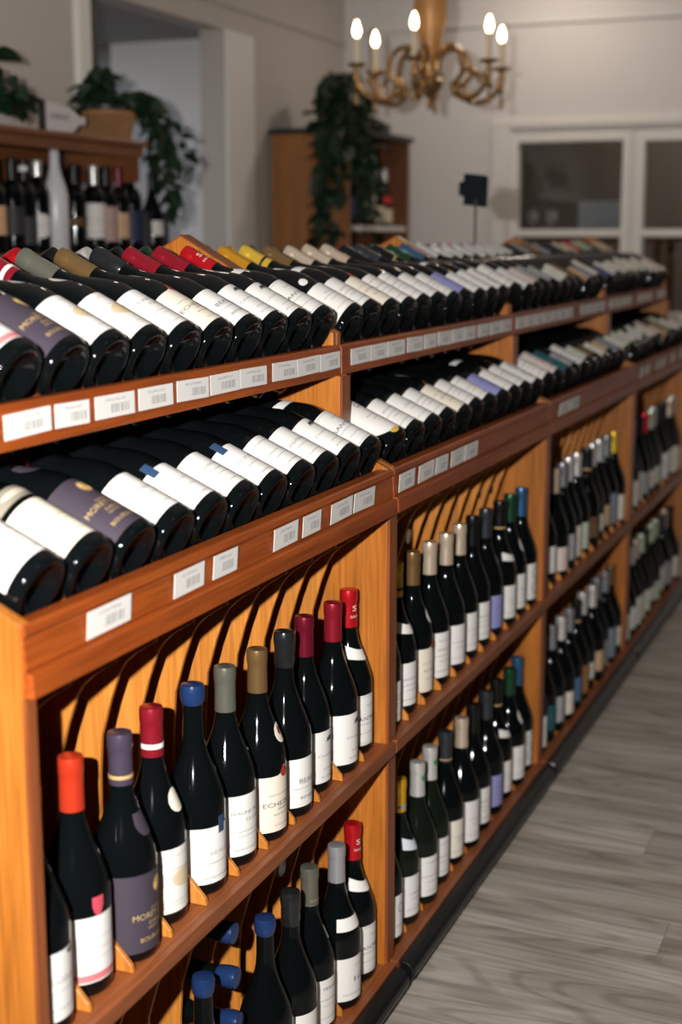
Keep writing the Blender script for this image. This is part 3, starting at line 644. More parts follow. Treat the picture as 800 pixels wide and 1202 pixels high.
for s in range(NS):
    x0, x1 = jx(s), jx(s+1); base = ((x0+x1)/2, YS, FZ)
    rk = thing('wine_rack', ['wooden double-sided wine rack section nearest the camera, orange end panel', 'second wooden wine rack section, full of cream and yellow capsules',
               'third wooden wine rack section from the near end, two low price tags', 'farthest wooden wine rack section, ending before the white windows'][s], 'wine rack', base, 'wine rack sections joined in a row')
    for xa, xb in ((x0+.0006, x0+PT), (x1-PT, x1-.0006)):
        part('side_panel', MB().prism(panel_poly, xa, xb), M['oak_panel'], rk, base, bevel=.0015)
        # dark-stained edging down the front and over the ridge slope
        e = MB().box(xa-.0003, xb+.0003, .8475, .8530, Z_B+.001, -.4785).box(xa-.0003, xb+.0003, .938, .9432, -.352, -.2375)
        part('edge_band', e, M['edge'], rk, base)
        q0, q1 = (.975, -.150), (YS+.001, .0068)
        e = MB().prism([q0, q1, (YS+.001, .0040), (.975, -.1530)], xa-.0003, xb+.0003).prism(mirror([q0, q1, (YS+.001, .0040), (.975, -.1530)]), xa-.0003, xb+.0003)
        part('ridge_trim', e, M['edge'], rk, base)
    part('spine_board', MB().box(x0+PT+.0005, x1-PT-.0005, YS-.008, YS+.008, FZ+.05, -.330), M['oak_panel'], rk, base)
    for sgn in (0, 1):
        f = mirror if sgn else (lambda q: q)
        part('tilted_deck', MB().prism(f(deck(B1, A1, .006, .296)), x0+PT+.0005, x1-PT-.0005), M['shelf'], rk, base)
        if not sgn:
            part('tilted_deck', MB().prism(f(deck(B2, A2, .006, .40)), x0+PT+.0005, x1-PT-.0005), M['shelf'], rk, base)
        rp = [(.9655, -.183), (.9515, -.183), (.9480, -.187), (.9475, -.236), (.9655, -.236)]
        r1 = part('upper_rail', MB().prism(f(rp), x0+.003, x1-.003), M['rail'], rk, base, bevel=.0012)
        rp = [(.872, -.397), (.8515, -.397), (.8480, -.400), (.8470, -.408), (.8500, -.412), (.8478, -.446), (.8495, -.4485), (.8400, -.4505), (.8390, -.4765), (.872, -.4765)]
        r2 = part('lower_rail', MB().prism(f(rp), x0+.003, x1-.003), M['rail'], rk, base, bevel=.0008)
        if sgn: continue
        # price tags stuck on the rails
        for r_, tg, Y, za, zb, row in ((r1, tags1, .9466, -.1935, -.2225, 1), (r2, tags2, .8462, -.4105, -.4430, 2)):
            spans = []
            if s in tg:
                for a, c in tg[s]: spans.append((px2x(a, Y, (za+zb)/2), px2x(c, Y, (za+zb)/2)))
            elif row == 1:
                n_ = 12 if s == 2 else 11; w_ = (L-.05)/n_
                for q in range(n_):
                    if (s, q) in ((2, 7), (3, 4), (3, 8)): continue
                    spans.append((x0+.03+w_*q, x0+.03+w_*q+.078))
            else:
                for q in (0, 1, 3, 4, 6, 8, 9): spans.append((x0+.06+.10*q, x0+.06+.10*q+.062))
            for a, c in spans:
                a = max(a, x0+.006); 
                if c-a < .01: continue
                w_ = c-a; h_ = za-zb; th = .0007
                me = bpy.data.meshes.new('price_tag'); me.from_pydata([(-w_/2, -th, -h_/2), (w_/2, -th, -h_/2), (w_/2, -th, h_/2), (-w_/2, -th, h_/2), (-w_/2, 0, -h_/2), (w_/2, 0, -h_/2), (w_/2, 0, h_/2), (-w_/2, 0, h_/2)], [], [(0,1,2,3),(5,4,7,6),(4,5,1,0),(3,2,6,7),(1,5,6,2),(4,0,3,7)])
                ul = me.uv_layers.new(name='UVMap'); uvs = {0:(0,0),1:(1,0),2:(1,1),3:(0,1),4:(0,0),5:(0,0),6:(0,0),7:(0,0)}
                for lp in me.loops: ul.data[lp.index].uv = uvs[lp.vertex_index]
                me.materials.append(M['tag'])
                t = link('price_tag', me, r_); t.location = ((a+c)/2-base[0], Y-base[1]+.0006 - (.0008 if row == 2 else 0), (za+zb)/2-base[2])
                t.rotation_euler = (R(4) if row == 2 else R(-.6), random.uniform(-.02, .02), 0)
    for k_, (zt, ztop, dz) in enumerate(((Z_A, -.4785, 0), (Z_B, Z_A-.0240, -.452))):
        nm = 'upper_shelf' if k_ == 0 else 'lower_shelf'
        sh = part(nm, MB().box(x0+.002, x1-.002, .839 if k_ == 0 else .834, .8512, zt-.023, zt).box(x0+PT+.0006, x1-PT-.0006, .8512, YS-.009, zt-.023, zt), M['shelf'], rk, base, bevel=.0012)
        fm = None
        for j in range(1, NC):
            xc = x0+PT+PITCH_X*j
            if fm is None: fm = MB().prism(fin(zt, ztop, dz), -.0036, .0036).mesh('divider', M['oak_fin'], (0, YS, FZ))
            o = link('divider', fm, rk); o.location = (xc-base[0], 0, 0)
            bv = o.modifiers.new('bevel', 'BEVEL'); bv.width = .0008; bv.segments = 1; bv.limit_method = 'ANGLE'
    # bumper: black rubber half-round with rounded ends
    bp = []
    for i in range(9):
        a = math.pi/2 + math.pi*i/8
        bp.append((.829+.026*math.cos(a), -1.3590+.0240*math.sin(a)))
    bp = [(.8335, -1.3345)]+bp+[(.8335, -1.3830)]
    part('bumper', MB().prism(bp, x0+.012, x1-.012), M['rubber'], rk, base, bevel=.009, smooth=False)
    part('bumper_bracket', MB().box(x0+.0015, x0+.05, .8362, .8518, -1.380, -1.3565).box(x1-.05, x1-.0015, .8362, .8518, -1.380, -1.3565), M['rubber'], rk, base)
    part('plinth', MB().box(x0+.03, x1-.03, .90, 2*YS-.90, FZ+.002, -1.3565), M['black'], rk, base)

# upright bottle at column c on a shelf
DY = [0, .006, -.005, .008, 0, 0, -.005, -.005, .005, -.004, .005]
def upright(s, c, zt, p, row, jit=True):
    rz = R(random.uniform(-7, 7)) if jit else 0
    m = Matrix.Translation((colx(s, c)+random.uniform(-.003, .003), (.9005 if zt > -1.2 else .892)+(DY[c] if s == 0 else random.uniform(-.005, .005)), zt+.0006)) @ Matrix.Rotation(rz+R(p['rot']), 4, 'Z')
    place_bottle(p, m, '%s bottle standing on %s shelf, %s section, %s slot' % (p['desc'], row, SEC[s], ORD[c]), 'bottles standing on the %s shelf' % row)
def tilted(s, c, B, ang, p, row, lab=None, grp=None, back=False, **kw):
    a = R(90)-ang; y, z = B
    if back: m = Matrix.Translation((colx(s, c), 2*YS-y, z)) @ Matrix.Rotation(a, 4, 'X') @ Matrix.Rotation(math.pi, 4, 'Z')
    else: m = Matrix.Translation((colx(s, c)+random.uniform(-.002, .002), y, z)) @ Matrix.Rotation(-a, 4, 'X') @ Matrix.Rotation(R(random.uniform(-6, 6)+p['rot']), 4, 'Z')
    place_bottle(p, m, lab or '%s bottle lying in %s tilted row, %s section, %s slot' % (p['desc'], row, SEC[s], ORD[c]), grp or 'bottles lying in the %s tilted row' % row, **kw)
a = A
TOP = [
 [a['plain'], a['pink'], a['purple'], a['goldmotif'], V(a['goldmotif'], desc='white label, gilt motif'), V(a['greycap']), a['echez'], V(a['black7']), a['mansion'], a['mansion'], a['santenay']],
 [V(a['orange'], extra=a['orange']['extra']), V(a['yellowband']), a['echez2'], a['cream3'], a['cream3'], a['cream4'], V(a['plain'], desc='white label'), a['lav'], V(a['goldtab'], half=70), a['greencap'], a['swirl']],
 [V(a['plain']), V(a['plain'], cap=c_slate), V(a['pinkish'], half=60), a['greyl'], V(a['greys'], cap=c_slate, half=50), V(a['plain'], cap=c_white), a['whitecap'], a['brown'], a['tan'], V(a['bluegrey']), a['orangel']],
 [V(a['bluegrey'], desc='dark blue label', lab=(.05, .07, .16)), a['plain'], V(a['plain'], cap=c_slate), a['ivory'], a['pinkish'], V(a['ivory'], cap=c_red), V(a['ivory'], cap=c_pale), a['palegreen'], V(a['plain'], cap=c_black), a['pinkish'], a['pinkish']],
]
SECOND = [
 [a['notch'], a['beige'], a['purple'], V(a['lettered'], cap=c_crimson), V(a['bluetab'], cap=c_black, rot=-32), V(a['plain'], desc='small-print white label'), V(a['bluetab'], desc='white label, steel-blue tab', rot=-32), V(a['plain2']), V(a['lettered']), V(a['mansion'], desc='faint-print white label'), a['santenay']],
 [a['halfmoon'], a['yellowtag'], a['blacknotch'], a['plain'], V(a['echez2'], cap=c_black), V(a['plain'], cap=c_slate), V(a['plain2']), a['lav'], V(a['goldtab'], half=70), a['plain'], a['swirl']],
 [a['plain'], V(a['pinkish'], desc='blush-white label'), a['teal'], V(a['greyl']), a['plain'], V(a['palegreen']), a['brown'], V(a['ivory']), V(a['tan']), a['bluegrey'], a['orangel']],
 [V(a['palegreen']), a['ivory'], a['plain'], V(a['plain'], cap=c_slate), a['orangel'], V(a['pinkish']), a['tan'], a['brown'], a['palegreen'], a['plain'], V(a['pinkish'])],
]
SHA = [
 [V(a['blacknotch'], desc='notched white label'), a['pink'], a['purple'], a['goldmotif'], a['bluetab'], a['greycap'], a['echez'], a['black7'], V(a['mansion'], cap=(.20, .01, .03)), a['mansion'], a['santenay']],
 [a['orange'], a['yellowband'], a['echez2'], a['cream3'], V(a['cream4']), V(a['cream4'], desc='print-covered white label'), V(a['plain'], desc='large white label'), a['lav'], a['goldtab'], a['greencap'], a['swirl']],
 [V(a['greyl'], half=60), V(a['plain'], cap=c_slate), V(a['pinkish']), a['greys'], V(a['whitecap']), V(a['palegreen'], cap=c_white), V(a['brown'], desc='brown label, gilt rim', cap=c_black, extra=(('band', .230, .236, GOLD),)), V(a['plain'], cap=c_white, desc='white label, white capsule'), V(a['tan'], cap=c_white), a['bluegrey'], V(a['orangel'], cap=c_yellow)],
 [a['yellowlab'], V(a['pinkish'], cap=c_cream), V(a['plain'], cap=c_red, desc='white label, red capsule'), V(a['greyl'], cap=c_black), V(a['pinkish'], cap=c_red, desc='blush label, red capsule'), a['palegreen'], V(a['palegreen'], cap=c_white), a['plain'], V(a['plain'], cap=c_slate), a['ivory'], a['whitecap']],
]
SHB = [
 [None, None, None, None, V(a['bluetab']), None, V(a['bluetab']), V(a['black7'], rot=0), a['olive2'], a['silver'], a['santenay']],
 [a['roundg'], a['blueband'], a['gcrest'], V(a['gcrest'], desc='tall green-crested white capsule'), a['blackgold'], V(a['cream3'], lines=LIGHT), V(a['plain'], desc='white label'), a['lav'], a['goldtab'], a['greencap'], V(a['swirl'])],
 [V(a['plain'], cap=c_teal, desc='white label, teal capsule'), V(a['teal'], cap=c_black), V(a['greys']), V(a['ivory'], cap=c_white), V(a['bluegrey'], lab=(.08, .16, .3)), V(a['brown'], lab=(.32, .16, .05), extra=(('band', .230, .236, GOLD),)), V(a['plain'], cap=c_white, desc='white label, white capsule'), V(a['tan'], cap=c_white), a['greys'], V(a['bluegrey'], cap=c_grey), V(a['ivory'], cap=c_goldb)],
 [V(a['palegreen'], cap=c_black, lab=(.6, .62, .5)), V(a['plain'], cap=c_slate), V(a['plain'], cap=c_white), a['ivory'], V(a['ivory'], cap=c_pale), V(a['plain'], desc='white label'), a['palegreen'], V(a['plain'], cap=c_pale), a['greyl'], a['ivory'], a['plain']],
]
BACKCAP = {(0, 6): c_red, (0, 8): c_white, (0, 10): c_green, (1, 2): c_orange, (1, 3): c_blue, (1, 7): c_crimson, (1, 8): c_crimson, (1, 10): c_green, (2, 0): c_yellow, (2, 5): c_red, (2, 8): c_crimson, (3, 0): c_pale, (3, 1): c_pale}
for _c in range(8): TOP[2][_c] = V(TOP[2][_c], cap=c_white, style='foil')
CN = {c_red: 'red', c_white: 'white', c_green: 'green', c_black: 'black', c_blue: 'blue', c_orange_red: 'orange-red', c_crimson: 'crimson', c_orange: 'orange', c_yellow: 'yellow', c_pale: 'pale green'}
SL = [[random.uniform(0, (.003, .006, .014, .018)[q]) for _ in range(NC)] for q in range(NS)]   # how far each bottle has slid up its slope
for s in range(NS):
    for c in range(NC):
        tilted(s, c, (B1[0]+SL[s][c]*math.cos(A1), B1[1]+SL[s][c]*math.sin(A1)), A1, vary(TOP[s][c], s, c), 'top')
        tilted(s, c, (B2[0]+SL[s][-1-c]*math.cos(A2), B2[1]+SL[s][-1-c]*math.sin(A2)), A2, vary(SECOND[s][c], s, c+3), 'second')
        if SHA[s][c]: upright(s, c, Z_A, vary(SHA[s][c], s, c+1), 'upper')
        if SHB[s][c]: upright(s, c, Z_B, vary(SHB[s][c], s, c+2), 'bottom')
        cc = BACKCAP.get((s, c), c_black)
        tilted(s, c, B1, A1, V(a['plain'], cap=cc), 'top', '%s capsule beyond the rack ridge, %s section, %s slot' % (CN[cc], SEC[s], ORD[c]), 'bottles on the far slope of the rack', back=True, light_parts=True)
        if s < 2 and c not in (4,):
            p = [a['plain'], a['goldmotif'], a['bluetab'], a['mansion'], a['plain2'], a['santenay']][(c*5+s) % 6]
            tilted(s, c, (1.020, -.232), R(24), p, 'second', '%s bottle stacked under top deck, %s section, %s slot' % (p['desc'], SEC[s], ORD[c]), 'bottles stacked behind the second tilted row', light_parts=True)
# bottles stored lying on their sides behind the dividers, necks towards the aisle
def stored(s, c, zc, cap, style, desc, ycap=.9455):
    p = P('x', cap, WHITE, ln=.03 if style == 'wax' else .06, style=style, lines=())
    m = Matrix.Translation((colx(s, c), ycap+.296, zc)) @ Matrix.Rotation(R(90), 4, 'X')
    # keep the body inside the rack: it runs back under the far half
    place_bottle(p, m, desc, 'bottles stored lying behind the dividers', light_parts=True)
for (s, c, zc, cap, st, d, yc) in [
  (0, 5, -1.018, c_blue, 'wax', 'blue wax cap lying behind bottom shelf, topmost of the near stack', .890),
  (0, 5, -1.090, c_blue, 'wax', 'blue wax cap lying behind bottom shelf, middle of the near stack', .887),
  (0, 5, -1.162, c_blue, 'wax', 'blue wax cap lying behind bottom shelf, lowest of the near stack', .884),
  (0, 8, -1.050, c_silver, 'foil', 'silver capsule lying behind the black wax bottle, nearest section', .9455),
  (1, 3, -.597, c_cream, 'foil', 'cream capsule lying behind the upper shelf, second section, near end', .9455),
  (1, 8, -.585, c_green, 'foil', 'dark green capsule lying behind the upper shelf, second section, far half', .9455),
  (1, 9, -.590, c_blue, 'foil', 'blue capsule lying behind the upper shelf, second section, far half', .9455),
  (1, 8, -1.018, c_blue, 'foil', 'dark blue capsule lying behind the bottom shelf, second section', .9455),
  (1, 9, -1.025, c_lblue, 'foil', 'bright blue capsule lying behind the bottom shelf, second section', .9455),
  (2, 6, -.585, c_white, 'foil', 'white capsule lying behind the upper shelf, third section', .9455),
  (2, 7, -1.010, c_white, 'foil', 'white capsule lying behind the bottom shelf, third section', .9455)]:
    stored(s, c, zc, cap, st, d, yc)

# black plate sign on a stem above the ridge
sg = thing('table_sign', 'small black plate sign on a thin stem above the rack ridge', 'sign', (4.105, YS, -.07))
bs_ = (4.105, YS, -.07)
part('stem', MB().tube([(4.105, YS, -.078), (4.105, YS, .11)], .0035, 8), M['steel'], sg, bs_, smooth=True)
pl = MB(); o_ = [(-.036, -.038), (.034, -.046), (.036, .040), (.030, .046), (-.032, .052), (-.036, .046), (-.036, .030), (-.050, .026), (-.050, -.010), (-.036, -.014)]
pl.add([(4.105-x*.25*-1*0+x*.35, YS-x*.93, .135+z) for x, z in o_]+[(4.105+x*.35+.004, YS-x*.93+.0015, .135+z) for x, z in o_], [tuple(range(10)), tuple(range(19, 9, -1))]+[(i, i+10, (i+1) % 10+10, (i+1) % 10) for i in range(10)])
part('sign_plate', pl, M['slate'], sg, bs_)

# ------------------------------------------------------------------ shelf unit against the left wall
SX0, SX1, SY0, SY1 = 3.2, 4.63, 2.66, 2.98
bu = (3.9, 2.82, FZ)
su = thing('wall_shelf_unit', 'dark brown wooden shelf unit against the left wall, bottles inside', 'shelf', bu)
part('top_board', MB().box(SX0, SX1, SY0-.02, SY1, .322, .340), M['shelfwood'], su, bu, bevel=.003)
part('fascia', MB().box(SX0, SX1-.006, SY0, SY0+.02, .285, .322), M['shelfwood'], su, bu, bevel=.002)
part('side_panel', MB().box(SX0, SX0+.02, SY0+.02, SY1, FZ, .322), M['shelfwood'], su, bu); part('bracket', MB().box(SX1-.026, SX1-.006, SY0+.02, SY1, .200, .322), M['shelfwood'], su, bu)
part('back_board', MB().box(SX0+.02, SX1-.03, SY1-.012, SY1, FZ, .322).box(SX1-.03, SX1+.32, SY1-.012, SY1, FZ, -.075), M['shelfwood'], su, bu)
part('upper_shelf', MB().box(SX0+.02, SX1+.32, SY0+.0, SY1-.0125, -.075, -.050), M['shelf'], su, bu, bevel=.002)
part('side_panel', MB().box(SX1+.30, SX1+.32, SY0, SY1-.0125, FZ, -.0755), M['shelfwood'], su, bu)
part('lower_shelf', MB().box(SX0+.02, SX1+.2995, SY0+.0, SY1-.0125, -.50, -.476), M['shelf'], su, bu, bevel=.002)
part('lower_shelf', MB().box(SX0+.02, SX1+.2995, SY0+.0, SY1-.0125, -.93, -.906), M['shelf'], su, bu, bevel=.002)
LB = [(-8, P('cream and orange label', c_black, (.6, .35, .2), shape='bordeaux', z=(.06, .15))), (14, P('blank dark', c_black, (.03, .03, .03), shape='bordeaux', z=(.06, .15))),
      (28, P('black label, white neck band', c_black, (.04, .04, .045), shape='bordeaux', z=(.03, .12), extra=[('band', .262, .29, WHITE)])),
      (44, P('white oval label', c_white, WHITE, shape='bordeaux', z=(.05, .13), ln=.05, outline='round')), (65, None),
      (87, P('dark label', c_black, (.10, .05, .02), shape='bordeaux', z=(.09, .12))), (110, P('white label, white capsule', c_white, WHITE, shape='bordeaux', z=(.05, .17))),
      (124, P('blush label, black capsule', c_black, (.45, .3, .28), shape='bordeaux', z=(.04, .16))), (139, P('tan label, crimson capsule', (.12, .02, .03), TAN, shape='bordeaux', z=(.05, .14))),
      (154, P('navy label, white capsule', c_white, (.02, .03, .08), shape='bordeaux', z=(.04, .15), ln=.05)), (178, P('short white label', c_black, WHITE, shape='burgundy', z=(.06, .115))), ]
def upx(u, Y): return px2x(u, Y, .15)
for i, (u, p) in enumerate(LB):
    Y = 2.74; X = upx(u, Y)
    if p is None:
        b0 = (X, Y, -.0495)
        t = thing('ceramic_bottle', 'tall white ceramic bottle with slanted top on the left wall shelf', 'bottle', b0)
        q = MB().lathe([(0, 0), (.040, 0), (.043, .004), (.043, .15), (.042, .19), (.036, .22), (.026, .25), (.0185, .28), (.0165, .30)], 28, b0)
        part('ceramic_body', q, M['ceramic'], t, b0, smooth=True)
        q = MB().tube([(X, Y, .2500), (X, Y, .278), (X+.004, Y, .292), (X+.010, Y, .304)], [.0167, .0165, .014, .006], 20)
        part('pouring_neck', q, M['ceramic'], t, b0, smooth=True)
        continue
    m = Matrix.Translation((X, Y, -.0495)) @ Matrix.Rotation(R(-55), 4, 'Z')
    place_bottle(p, m, '%s bottle on the left wall shelf, %s from the left' % (p['desc'], ORD[i]), 'bottles on the left wall shelf')
# second rank of dark bottles behind
for i, u in enumerate((35, 55, 98, 118, 134, 148, 166)):
    p = P('dark', c_black, (.05, .05, .05), shape='bordeaux', z=(.05, .14)); Y = 2.87
    X = min(upx(u, Y), SX1-.08-(.085 if u == 148 else 0))
    place_bottle(p, Matrix.Translation((upx([18, 42, 62, 84, 106, 128, 146][i], Y), Y, -.0495)) @ Matrix.Rotation(R(-50), 4, 'Z'),
                 'dark bottle in the rear rank of the left wall shelf, %s from the left' % ORD[i], 'dark bottles at the back of the left wall shelf', light_parts=True)
# bottle-shaped sign lying on the shelf top
b0 = (4.02, 2.70, .3405)
X0 = upx(57, 2.70); X1 = upx(88, 2.70); X2 = upx(96, 2.70); X3 = upx(103, 2.70)
t = thing('bottle_shaped_sign', 'white bottle-shaped sign lying on its side on the left shelf top', 'sign', b0)
pts = [(X0, .348), (X0, .437), (X0+.015, .440), (X1, .425), (X2, .404), (X3, .405), (X3, .378), (X2, .378), (X1, .350)]
n_ = len(pts)
part('sign_board', MB().add([(x, 2.70, z) for x, z in pts]+[(x, 2.712, z) for x, z in pts], [tuple(range(n_)), tuple(range(2*n_-1, n_-1, -1))]+[(i, i+n_, (i+1) % n_+n_, (i+1) % n_) for i in range(n_)]), M['sign_white'], t, b0)
part('sign_edge', MB().box(X0-.022, X0-.002, 2.698, 2.714, .3407, .443), M['black'], t, b0)
cu = bpy.data.curves.new('txt', 'FONT'); cu.body = 'CABERNET'; cu.size = .026; cu.align_x = 'CENTER'; cu.align_y = 'CENTER'; cu.resolution_u = 2
ob = bpy.data.objects.new('txt', cu); C.objects.link(ob); bpy.context.view_layer.update()
me = bpy.data.meshes.new_from_object(ob.evaluated_get(bpy.context.evaluated_depsgraph_get())); bpy.data.objects.remove(ob); bpy.data.curves.remove(cu)
me.transform(Matrix.Rotation(R(90), 4, 'X')); me.materials.clear(); me.materials.append(ink_mat((.15, .14, .14)))
o = link('lettering', me, t); o.location = ((X0+X1)/2-b0[0], 2.699-b0[1], .394-b0[2])
# basket
bx_, by_ = upx(127, 2.80), 2.80
b0 = (bx_, by_, .3405)
t = thing('wicker_basket', 'woven wicker basket on the left shelf top holding a dark pot', 'basket', b0)
prof = []
for i in range(13): prof.append((.080+.018*i/12, .002+.095*i/12))
wv = MB(); NSK = 28
for row in range(11):
    z = .3405+.006+row*.0088; r0 = .080+.018*row/10; pts = []
    for k in range(NSK*2+1):
        aa = math.pi*k/NSK; rr_ = r0+(.0055 if (k+row) % 2 else -.0035); pts.append((bx_+rr_*math.cos(aa), by_+rr_*math.sin(aa), z))
    wv.tube(pts, .0040, 6)
o = part('woven_wall', wv, M['wicker'], t, b0, smooth=True); o['kind'] = 'stuff'
part('weave_gap_shade', MB().lathe([(.074, .006), (.092, .098), (.088, .098), (.070, .008)], 28, b0), M['stem'], t, b0, smooth=True)  # dark sleeve added behind the strands to stand for shade in the gaps
part('basket_base', MB().lathe([(0, 0), (.080, 0), (.080, .006), (0, .006)], 28, b0), M['wicker'], t, b0)
part('rim', MB().tube([(bx_+.099*math.cos(math.pi*k/16), by_+.099*math.sin(math.pi*k/16), .4425) for k in range(33)], .006, 8), M['wicker'], t, b0, smooth=True)
# plants
def leaf_mesh(wd, ln, name='leaf'):
    key = ('leaf', wd, ln)
    if key in _mc: return _mc[key]
    V_, F_ = [], []; N = 6
    for i in range(N+1):
        t_ = i/N; w_ = wd*math.sin(math.pi*min(1, t_*.93+.05))**.8*(1-.35*t_); dz = -ln*.28*t_*t_
        V_ += [(-w_, ln*t_, dz+w_*.30), (0, ln*t_, dz), (w_, ln*t_, dz+w_*.30)]
    for i in range(N): b_ = 3*i; F_ += [(b_, b_+1, b_+4, b_+3), (b_+1, b_+2, b_+5, b_+4)]
    mb = MB().add(V_, F_); _mc[key] = mb.mesh('leaf', M['leaf'], smooth=True, angle=80)
    return _mc[key]
def plant(root, base, vines, n_leaf, lw, ll, seed):
    rnd = random.Random(seed)
    for pts in vines:
        P_ = [Vector(p) for p in pts]; st = MB().tube(P_, .0022, 5)
        o = part('stem', st, M['stem'], root, base, smooth=True)
        seg = [(P_[i+1]-P_[i]).length for i in range(len(P_)-1)]; tot = sum(seg)
        cnt = max(2, int(tot/n_leaf))
        for k in range(cnt):
            d = tot*(k+.5)/cnt; i = 0
            while i < len(seg)-1 and d > seg[i]: d -= seg[i]; i += 1
            p = P_[i].lerp(P_[i+1], d/seg[i])
            f = rnd.uniform(.75, 1.2)
            o = link('leaf', leaf_mesh(lw, ll), root); o.scale = (f, f, f)
            o.location = p-Vector(base); o.rotation_euler = (R(rnd.uniform(-75, 15)), R(rnd.uniform(-30, 30)), rnd.uniform(0, 2*math.pi))
def vine(rnd, x, y, z, dx, dy, drop, n=7, rise=.06):
    out = []
    for i in range(n):
        t_ = i/(n-1); out.append((x+dx*min(1, t_*1.8)**.7+rnd.uniform(-.01, .01)*(i > 0), y+dy*min(1, t_*1.8)**.7+rnd.uniform(-.01, .01)*(i > 0), z+rise*math.sin(min(1, t_*2)*math.pi)-drop*max(0, t_-.25)/.75))
    return out
rnd = random.Random(3)
b0 = (bx_, by_, .350)
pp = thing('trailing_plant', 'dark green trailing plant in the wicker basket, vines hanging rightward', 'plant', b0)
part('pot', MB().lathe([(0, 0), (.062, 0), (.074, .10), (.078, .104), (.078, .118), (.070, .118), (.068, .104), (0, .104)], 24, b0), M['pot'], pp, b0, smooth=True)
vs_ = []
for k in range(26):
    aa = rnd.uniform(0, math.pi); rr_ = rnd.uniform(.03, .20); vs_.append(vine(rnd, bx_, by_, .455, rr_*math.cos(aa), abs(rr_*math.sin(aa))*.4+.01, rnd.uniform(-.04, .03), 5, rnd.uniform(.07, .15)*(1.2-rr_*3)))
for k in range(9): vs_.append(vine(rnd, bx_, by_-.01, .455, rnd.uniform(.14, .32), rnd.uniform(-.16, -.02), rnd.uniform(.10, .42), 8, rnd.uniform(.03, .09)))
plant(pp, b0, vs_, .020, .026, .066, 5)
# big-leaf plant at the left edge of the frame
bx2 = upx(-34, 2.78); b0 = (bx2, 2.80, .3405)
pp = thing('broad_leaved_plant', 'broad-leaved dark green plant at the left end of the wall shelf top', 'plant', b0)
part('pot', MB().lathe([(0, 0), (.055, 0), (.07, .09), (.07, .10), (.062, .10), (0, .09)], 24, b0), M['pot'], pp, b0, smooth=True)
rnd = random.Random(12); vs_ = []
for (u, v_) in ((12, 115), (16, 132), (6, 128), (0, 95), (-10, 80), (3, 105), (14, 120), (8, 138), (-20, 110)):
    X = upx(u, 2.72); zz = (280-v_)/1700*math.hypot(X, 2.72)
    vs_.append([(bx2, 2.79, .43), ((bx2*.5+X*.5), 2.74, max(.44, zz+.05)), (X, 2.71, max(zz, .375))])
for pts in vs_: part('stem', MB().tube(pts, .003, 5), M['stem'], pp, b0, smooth=True)
for i, pts in enumerate(vs_):
    for k in range(3):
        o = link('leaf', leaf_mesh(.042, .115), pp); o.location = Vector(pts[-1])-Vector(b0); o.rotation_euler = (R(rnd.uniform(-20, 25)), R(rnd.uniform(-35, 35)), R(rnd.uniform(-130, -30)) if k == 0 else R(rnd.uniform(30, 200)))
# black box right of the shelf
simple('black_crate', MB().box(4.74, 4.91, 2.72, 2.92, -.0495, -.040).box(4.74, 4.91, 2.72, 2.728, -.040, .10).box(4.74, 4.91, 2.912, 2.92, -.040, .10).box(4.74, 4.748, 2.728, 2.912, -.040, .10).box(4.902, 4.91, 2.728, 2.912, -.040, .10), M['black'], 'black open crate at the right end of the left shelf counter', 'crate', bevel=.004)

# ------------------------------------------------------------------ tall cabinet in the far corner
cx0, cx1, cy0, cy1 = 6.39, 7.23, 2.57, 2.975
b0 = ((cx0+cx1)/2, (cy0+cy1)/2, FZ)
cb = thing('corner_cabinet', 'tall oak cabinet with black top and open bottle shelves in the corner', 'cabinet', b0)
part('top_board', MB().box(cx0-.015, cx1+.015, cy0-.02, cy1+.01, .490, .515), M['black'], cb, b0, bevel=.003)
part('side_panel', MB().box(cx0, cx0+.02, cy0, cy1, FZ, .490), M['cab'], cb, b0, bevel=.002)
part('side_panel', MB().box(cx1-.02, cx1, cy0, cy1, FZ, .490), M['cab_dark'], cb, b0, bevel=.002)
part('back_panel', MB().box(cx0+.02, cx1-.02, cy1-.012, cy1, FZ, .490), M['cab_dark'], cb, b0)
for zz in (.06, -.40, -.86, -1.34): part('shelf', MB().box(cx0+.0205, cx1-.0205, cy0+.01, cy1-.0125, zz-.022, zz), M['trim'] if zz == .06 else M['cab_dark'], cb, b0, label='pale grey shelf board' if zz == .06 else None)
CB = [(6.52, P('dark', c_goldb, (.03, .05, .12), shape='bordeaux', z=(.04, .14)), 'navy label, gilt capsule'), (6.64, P('x', c_black, (.03, .05, .12), shape='bordeaux', z=(.04, .14)), 'navy label, black capsule'), (6.76, P('x', c_black, IVORY, shape='bordeaux', z=(.09, .17)), 'ivory label, black capsule'),
      (6.87, P('x', c_white, (.5, .48, .45), shape='bordeaux', z=(.04, .15)), 'grey-white label, pale capsule'), (6.98, P('x', (.6, .22, .06), (.62, .52, .38), shape='burgundy', z=(.02, .10)), 'cream label, orange capsule'),
      (7.10, P('x', c_white, (.62, .52, .38), shape='burgundy', z=(.02, .09), extra=[('patch', 'red_seal', .135, .018, 50, (.6, .03, .02), 'round', 0)]), 'cream label, red seal')]
for i, (x, p, d) in enumerate(CB):
    place_bottle(p, Matrix.Translation((x, 2.66, .0605)) @ Matrix.Rotation(R(-50), 4, 'Z'), '%s bottle on the pale shelf of the corner cabinet' % d, 'bottles in the corner cabinet')
for i, (x, cc, d) in enumerate([(6.60, c_black, 'black'), (6.73, (.10, .02, .03), 'dark red'), (6.85, c_crimson, 'crimson'), (6.97, (.14, .25, .32), 'grey-blue'), (7.10, (.16, .25, .36), 'pale blue')]):
    place_bottle(P('x', cc, (.2, .2, .2), shape='bordeaux', z=(.04, .14)), Matrix.Translation((x, 2.68, -.3995)), '%s-capped bottle on the dark lower shelf of the corner cabinet' % d, 'bottles in the corner cabinet')
b0 = (6.66, 2.72, .5155)
